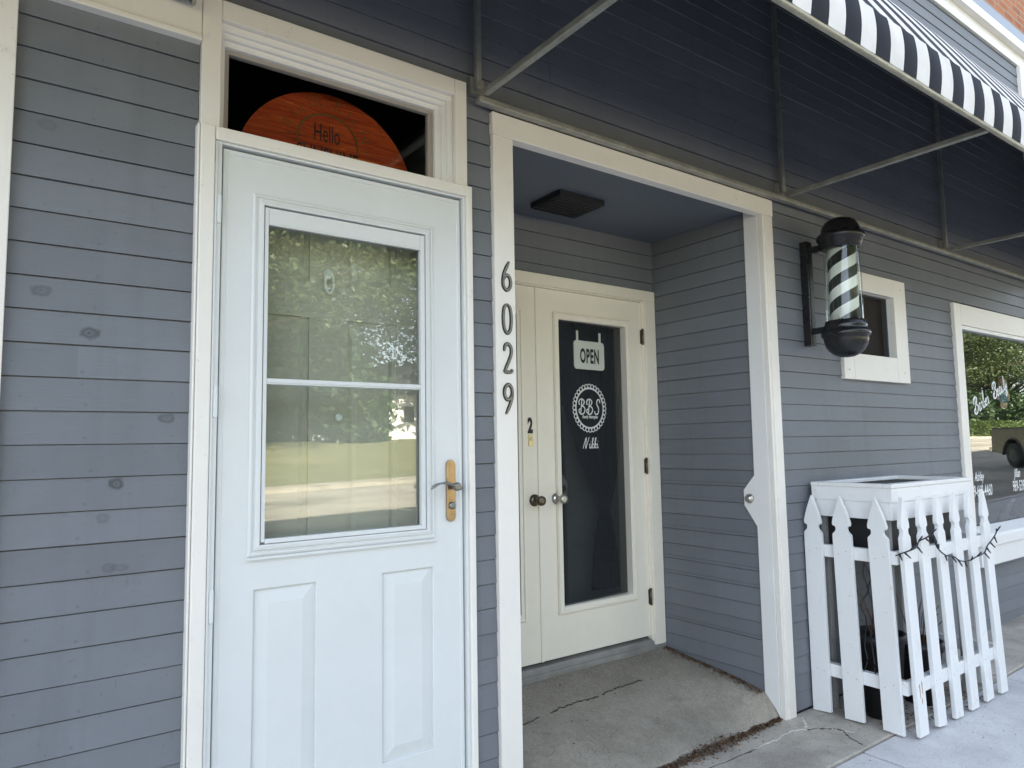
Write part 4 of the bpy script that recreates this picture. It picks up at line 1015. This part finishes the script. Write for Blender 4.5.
# cut-out picture on the shop glass
WP = thing('window_picture', (6.80, YS, .25), 'small cut-out picture of a woman in a denim top behind the shop glass', 'picture')
def ell(cx, cz, rx, rz_, n=20): return [(cx+rx*math.cos(2*PI*i/n), cz+rz_*math.sin(2*PI*i/n)) for i in range(n)]
def cut(name, poly, lay, mat): mb = MB(); mb.prism([(6.81+(u-6.80)*1.2, .515+(v-.50)*.70) for u, v in poly], lambda u, v, d: (u, d, v), YS+.0125-lay*.0006, YS+.0129-lay*.0006); return mb.build(name, mat, WP)
skin = plain('printed skin tone', (.62, .36, .24), .6); hair = plain('printed brown hair', (.13, .06, .03), .6)
cut('hair', smooth([(6.80, .50), (6.86, .475), (6.885, .41), (6.90, .33), (6.87, .28), (6.75, .28), (6.715, .33), (6.73, .41), (6.745, .475)], 4, True), 0, hair)
cut('body', smooth([(6.785, .38), (6.825, .38), (6.88, .355), (6.915, .28), (6.91, .20), (6.87, .215), (6.86, .12), (6.75, .12), (6.745, .21), (6.70, .21), (6.70, .28), (6.735, .355)], 4, True), 1, skin)
cut('denim_top', smooth([(6.745, .34), (6.87, .335), (6.88, .26), (6.885, .19), (6.735, .19), (6.74, .26)], 4, True), 2, plain('printed denim', (.13, .19, .31), .6))
cut('face', ell(6.807, .43, .036, .046), 3, skin)

# ------------------------------------------------------------------ across the street (seen in the panes)
def leaf_cloud(mb, cx, cy, cz, rx, ry, rz_, n, s, rnd, shell=.55):
    for i in range(n):
        while True:
            v = Vector((rnd.uniform(-1, 1), rnd.uniform(-1, 1), rnd.uniform(-1, 1)))
            if shell < v.length < 1: break
        p = Vector((cx+v.x*rx, cy+v.y*ry, cz+v.z*rz_))
        a = Vector((rnd.gauss(0, 1), rnd.gauss(0, 1), rnd.gauss(0, .6))).normalized(); b = a.cross(Vector((rnd.gauss(0, 1), rnd.gauss(0, 1), rnd.gauss(0, 1)))).normalized()
        q = s*rnd.uniform(.6, 1.3)
        mb.quad(tuple(p-a*q), tuple(p+b*q*.5), tuple(p+a*q), tuple(p-b*q*.5))
def broad_tree(hgt, spread, n, seed, mat, clumps=26, low=.3, leaf=.16):
    rnd = random.Random(seed); r = bpy.data.objects.new('broad_tree', None); C.objects.link(r)
    t = MB(); t.tube(smooth([(0, 0, -H-.2), (.05, 0, -H+hgt*.2), (-.06, .06, -H+hgt*.45), (.05, 0, -H+hgt*.8)], 5), [hgt*.028*(1-.75*i/15) for i in range(16)], 10)
    c = MB()
    for k in range(clumps):
        a = rnd.uniform(0, 2*PI); zf = rnd.uniform(low, .93); rr = spread*math.sin(PI*min(1, (zf-low*.6)/(1.05-low*.6)))**.6*rnd.uniform(.35, 1)
        p = (rr*math.cos(a), rr*math.sin(a), -H+hgt*zf)
        t.tube([(0, 0, p[2]-hgt*.14), (p[0]*.5, p[1]*.5, p[2]-hgt*.05), p], [hgt*.010, hgt*.006, hgt*.002], 6)
        q = spread*rnd.uniform(.22, .40); leaf_cloud(c, *p, q, q, q*.62, n//clumps, leaf, rnd, .3)
    tr = t.build('trunk', M['bark'], None, loc=(0, 0, -H)); cr = c.build('crown', mat, None, loc=(0, 0, -H))
    for o in (tr, cr): o.location = (0, 0, 0); o.parent = r
    return r
def needle_tree(hgt, spread, n, seed, mat):
    rnd = random.Random(seed); r = bpy.data.objects.new('conifer_tree', None); C.objects.link(r)
    t = MB(); t.tube([(0, 0, -H-.2), (0, 0, -H+hgt*.98)], [hgt*.022, hgt*.003], 8); c = MB()
    for k in range(110):
        zf = rnd.uniform(.06, .97); a = rnd.uniform(0, 2*PI); ln = spread*(1-zf)*rnd.uniform(.7, 1.1)+.15
        for j in range(n//110):
            f = rnd.uniform(.15, 1); p = Vector((math.cos(a)*ln*f, math.sin(a)*ln*f, -H+hgt*zf-ln*f*f*.35))+Vector((rnd.gauss(0, .16), rnd.gauss(0, .16), rnd.gauss(0, .08)))
            d = Vector((math.cos(a)+rnd.gauss(0, .5), math.sin(a)+rnd.gauss(0, .5), -.4+rnd.gauss(0, .3))).normalized(); b = d.cross(Vector((0, 0, 1))).normalized(); s = rnd.uniform(.10, .24)
            c.quad(tuple(p-d*s), tuple(p+b*s*.35), tuple(p+d*s), tuple(p-b*s*.35))
    tr = t.build('trunk', M['bark'], None, loc=(0, 0, -H)); cr = c.build('crown', mat, None, loc=(0, 0, -H))
    for o in (tr, cr): o.location = (0, 0, 0); o.parent = r
    return r
def place(proto, x, y, rz_, s, label, first):
    o = proto
    if not first:
        o = proto.copy(); C.objects.link(o)
        for ch in proto.children:
            c = ch.copy(); C.objects.link(c); c.parent = o
    y -= 3.6; o.location = (x, y, hz(x, y)+H); o.rotation_euler = (0, 0, rz_); o.scale = (s, s, s)
    tag(o, label, 'tree', 'trees across the street')
oak = broad_tree(12.5, 6.6, 26000, 21, M['leaf_a'], 60, .42, .115)
elm = broad_tree(13.5, 6.2, 22000, 33, M['leaf_a'], 48, .40, .12)
fir = needle_tree(13, 3.6, 9900, 5, M['leaf_b'])
TL = [(oak, 9.0, -36, .3, 1.6), (elm, 29, -38, 1.2, 1.5), (oak, 20.5, -52, 2.2, 1.5), (elm, -8, -39, .4, 1.3), (oak, -1, -50, 3.3, 1.5), (elm, 13, -50, 2.1, 1.6), (elm, 31, -45, 4.0, 1.3), (oak, 37, -40, 5.0, 1.2),
      (fir, 58, -27, 0, 1.0), (fir, 67, -25.5, 1.4, .85), (fir, 75, -27, 2.2, 1.15), (elm, 88, -33, .8, 1.3), (oak, 71, -38, 1.9, 1.3), (elm, 52, -37, 4.4, 1.2), (fir, 96, -27, 3.0, 1.3), (fir, 47, -28, 2.0, 1.2), (oak, 63, -31, .6, 1.1), (oak, 82, -30, 2.9, 1.1), (elm, 77, -33, .2, 1.2), (oak, 93, -31, 1.2, 1.25), (elm, 68, -30, 2.2, 1.05), (oak, 38, -46, 1.0, 1.3), (elm, 101, -36, .9, 1.3), (elm, 112, -40, 2.6, 1.35), (oak, 106, -30, 4.2, 1.2), (elm, 124, -42, 3.1, 1.4), (oak, 90, -38, 5.1, 1.4), (elm, 136, -50, 1.7, 1.5)]
LABS = ['great broad leafed tree on the opposite lawn facing the storm door', 'tall leafy tree before the white house', 'great broad tree between the lawn oak and the white house', 'leafy tree at the near end of the opposite lawn', 'broad crowned tree high on the back slope of the lawn', 'tall leafy tree at the top of the slope', 'tall tree at the top of the slope beyond the white house', 'broad tree along the slope beyond the white house', 'dark conifer at the start of the hedge', 'short dark conifer behind the clipped hedge', 'tall dark conifer behind the middle of the hedge', 'leafy tree far along the street beyond the conifers', 'broad tree upslope of the conifers', 'leafy tree on the slope before the conifers', 'tallest dark conifer at the far end of the hedge', 'dark conifer before the hedge begins', 'broad tree between the conifers behind the hedge', 'broad tree behind the far half of the hedge', 'tall leafy tree among the conifers behind the hedge', 'broad tree beside the tallest conifer', 'tall leafy tree near the short conifer', 'broad tree on the back slope past the white house', 'tall leafy tree past the far end of the hedge', 'tall leafy tree well past the far end of the hedge', 'broad tree near the pavement past the hedge', 'tall leafy tree far along the street at the end of the row', 'broad tree upslope of the tallest conifer', 'farthest tall tree along the street']
seen = set()
for (pr, x, y, rz_, s), lab in zip(TL, LABS):
    place(pr, x, y, rz_, s, lab, pr.name not in seen); seen.add(pr.name)
# undergrowth along the top of the slope
shrub = bpy.data.objects.new('bush', None); C.objects.link(shrub)
rnd = random.Random(12); c = MB()
for k in range(16):
    a = rnd.uniform(0, 2*PI); rr = rnd.uniform(0, 2.2); leaf_cloud(c, rr*math.cos(a), rr*math.sin(a)*.6, -H+rnd.uniform(.6, 2.9), 1.25, 1.1, 1.0, 330, .17, rnd, .2)
cr = c.build('foliage', M['leaf_b'], None, loc=(0, 0, -H)); cr.location = (0, 0, 0); cr.parent = shrub
for i in range(54):
    x = -22+4.1*i; y = -47.5-1.5*math.sin(i*2.3); o = shrub
    if i > 35: x = 66+4.3*(i-36); y = -31.5-1.2*math.sin(i*1.9)
    if 20 < x < 28.4: y = -63
    if i:
        o = shrub.copy(); C.objects.link(o); c2 = cr.copy(); C.objects.link(c2); c2.parent = o
    o.location = (x, y, hz(x, y)+H); o.rotation_euler = (0, 0, i*1.9); q = rnd.uniform(1.15, 1.6)*(1.7 if i <= 35 else 1); o.scale = (q, q, q)
    tag(o, 'dark leafy bush in the undergrowth along the top of the opposite lawn' if i <= 35 else 'dark leafy bush in the row behind the clipped hedge', 'bush', 'bushes along the top of the lawn' if i <= 35 else 'bushes behind the clipped hedge')
# hedge
HG = MB(); rnd = random.Random(2)
for i in range(34):
    xx = 52+i*1.5; zz = hz(xx, -27.0); leaf_cloud(HG, xx, -27.0+rnd.uniform(-.2, .2), zz+.75, 1.1, 1.0, .95, 420, .10, rnd, .75)
tag(HG.build('hedge', M['hedge']), 'long clipped hedge along the opposite pavement', 'hedge')
# white house
HX = 27.5
WH = thing('white_house', (HX, -50, hz(HX, -50)), 'white gabled house on the slope between the trees', 'house')
z0 = hz(HX, -50)
mb = MB(); mb.box(HX-4, HX+4, -55, -46, z0-1, z0+3.2); mb.build('wall', M['far_white'], WH)
mb = MB(); mb.prism([(HX-4.5, z0+3.2), (HX, z0+6.2), (HX+4.5, z0+3.2)], lambda u, v, d: (u, d, v), -55.4, -45.6); mb.build('roof', M['far_roof'], WH)
for xx in (HX-2.9, HX+1.7):
    mb = MB(); mb.box(xx, xx+1.1, -45.995, -45.94, z0+1.0, z0+2.4); wf = mb.build('window', M['far_white'], WH); mb = MB(); mb.box(xx+.1, xx+1.0, -45.939, -45.93, z0+1.1, z0+2.3); mb.build('pane', M['ink'], wf)
mb = MB(); mb.box(HX-.5, HX+.5, -45.995, -45.94, z0-.1, z0+2.1); mb.build('door', M['bark'], WH)
# pickup truck, nose to the near kerb
def truck():
    R = bpy.data.objects.new('pickup_truck', None); C.objects.link(R); tag(R, 'grey brown pickup truck parked nose in along the near kerb', 'pickup truck')
    def part(mb, name, mat, par=None, bev=0):
        o = mb.build(name, mat, None, bev, loc=(0, 0, -H)); o.location = (0, 0, 0); o.parent = par or R; return o
    z = lambda h: h-H
    def arch(cx, r, n=10): return [(cx+r*math.cos(PI-PI*i/n), z(.42)+r*math.sin(PI-PI*i/n)*1.02) for i in range(n+1)]
    bed = [(0, z(.52)), (.02, z(1.32)), (2.0, z(1.32)), (2.0, z(.45))] ; 
    pr = [(0.0, z(.55)), (0.0, z(1.33)), (1.98, z(1.33)), (1.98, z(.48))]+[(x, y) for x, y in arch(1.2, .53)[::-1]]
    mb = MB(); mb.prism(pr, lambda u, v, d: (u, d, v), -.96, .96); BD = part(mb, 'bed', M['truck_paint'], None, .03)
    mb = MB(); mb.box(.06, 1.94, -.94, .94, z(1.331), z(1.36)); part(mb, 'bed_rail', M['black_plastic'], BD)
    pr = [(2.0, z(.48)), (2.0, z(1.12)), (4.1, z(1.12)), (5.5, z(1.06)), (5.62, z(.95)), (5.62, z(.55)), (5.2, z(.48))]+arch(4.65, .53)[::-1]
    mb = MB(); mb.prism(pr, lambda u, v, d: (u, d, v), -.95, .95); BY = part(mb, 'body', M['truck_paint'], None, .03)
    mb = MB(); b = len(mb.v)
    low = [(2.0, -.93), (4.25, -.93), (4.25, .93), (2.0, .93)]; top = [(2.15, -.76), (3.5, -.76), (3.5, .76), (2.15, .76)]
    mb.v += [(x, y, z(1.122)) for x, y in low]+[(x, y, z(1.82)) for x, y in top]
    for q in ((3, 2, 1, 0), (4, 5, 6, 7), (0, 1, 5, 4), (1, 2, 6, 5), (2, 3, 7, 6), (3, 0, 4, 7)): mb.face([b+i for i in q])
    CB = part(mb, 'cab', M['truck_paint'], None, .03)
    for s in (-1, 1):
        for xa, xb in ((2.2, 2.75), (2.85, 3.6)):
            mb = MB(); P_ = [(xa+.02, s*.905, z(1.18)), (xb+.18 if xb > 3 else xb, s*.905, z(1.18)), (xb-.1 if xb > 3 else xb, s*.79, z(1.72)), (xa+.04, s*.79, z(1.72))]
            mb.quad(*[(x, y*1.0+s*.012, zz) for x, y, zz in P_]); part(mb, 'window', M['ink'], CB)
    mb = MB(); mb.quad((1.992, -.75, z(1.2)), (1.992, .75, z(1.2)), (2.12, .65, z(1.72)), (2.12, -.65, z(1.72))); part(mb, 'rear_window', M['ink'], CB)
    mb = MB(); mb.box(-.20, -.001, -.95, .95, z(.50), z(.68)); part(mb, 'bumper', M['chrome'], None, .03)
    mb = MB(); mb.box(5.621, 5.75, -.95, .95, z(.48), z(.72)); part(mb, 'bumper', M['chrome'], None, .03)
    mb = MB(); mb.box(-.012, -.0005, -.74, .74, z(.72), z(1.31)); part(mb, 'tailgate', M['truck_paint'], None, .004)
    for s in (-1, 1):
        mb = MB(); mb.box(-.014, -.0008, s*.85-.09, s*.85+.09, z(.85), z(1.25)); part(mb, 'tail_light', M['red_lens'])
        for cx in (1.2, 4.65):
            mb = MB(); mb.lathe([(.24, -.125), (.36, -.13), (.41, -.10), (.415, 0), (.41, .10), (.36, .13), (.24, .125)], (cx, s*.84, z(.415)), 'y', 28); WHL = part(mb, 'wheel', M['rubber'])
            mb = MB(); mb.lathe([(.04, .131), (.06, .15), (.10, .135), (.22, .128), (.23, .132)] if s > 0 else [(.23, -.132), (.22, -.128), (.10, -.135), (.06, -.15), (.04, -.131)], (cx, s*.84, z(.415)), 'y', 20); part(mb, 'rim', M['rim_grey'], WHL)
    for s in (-1, 1):
        for cx in (1.2, 4.65):
            mb = MB(); mb.tube([(cx+.555*math.cos(PI-PI*i/14), s*.955, z(.42)+.565*math.sin(PI-PI*i/14)) for i in range(15)], .035, 8); part(mb, 'wheel_arch_trim', M['black_plastic'])
        mb = MB(); mb.box(.06, 1.93, s*.962-.006, s*.962+.006, z(1.10), z(1.125)); part(mb, 'body_crease', M['truck_paint'], BD)
        mb = MB(); mb.box(3.75, 3.92, s*1.10-.11, s*1.10+.11, z(1.15), z(1.34)); part(mb, 'mirror', M['black_plastic'], CB, .03)
        mb = MB(); mb.box(2.1, 4.0, s*.93-.05, s*.93+.05, z(.38), z(.45)); part(mb, 'side_step', M['black_plastic'])
    mb = MB(); mb.box(.3, 5.3, -.6, .6, z(.38), z(.60)); part(mb, 'chassis', M['rubber'])
    for xa in (2.05, 2.83):
        for s in (-1, 1):
            mb = MB(); mb.box(xa, xa+.72, s*.951-.004, s*.951+.004, z(.62), z(1.10)); part(mb, 'door', M['truck_paint'], BY, .003)
    R.location = (29.4, -7.36, -.17+.63); R.rotation_euler = (0, 0, math.radians(130.7))
truck()
# rest of the terrace, whose shadow keeps the pavement cool
def terrace(x0, x1, label):
    R = thing('brick_building', ((x0+x1)/2, 4, GZ), label, 'building')
    mb = MB(); mb.box(x0, x1, .02, 9, GZ-.2, 10.1); mb.build('wall', M['brick_far'], R)
    mb = MB(); mb.box(x0, x1, -.10, 9.1, 10.101, 10.3); mb.build('coping', M['walk'], R)
    x = x0+1.2; k = 0
    while x+1.2 < x1:
        for za, zb_ in ((-.9, .9), (3.6, 5.6)):
            mb = MB(); frame4(mb, x, x+1.2, za, zb_, .09, -.03, .019); wn = mb.build('window', M['white_clean'], R)
            mb = MB(); mb.box(x+.09, x+1.11, .0, .018, za+.09, zb_-.09); mb.build('pane', M['ink'], wn)
        x += 3.0; k += 1
        if k > 14: break
terrace(9.3, 58, 'long red brick terrace adjoining the shop at the far end')
terrace(-26, -4.3, 'red brick terrace adjoining the shop at the near end')
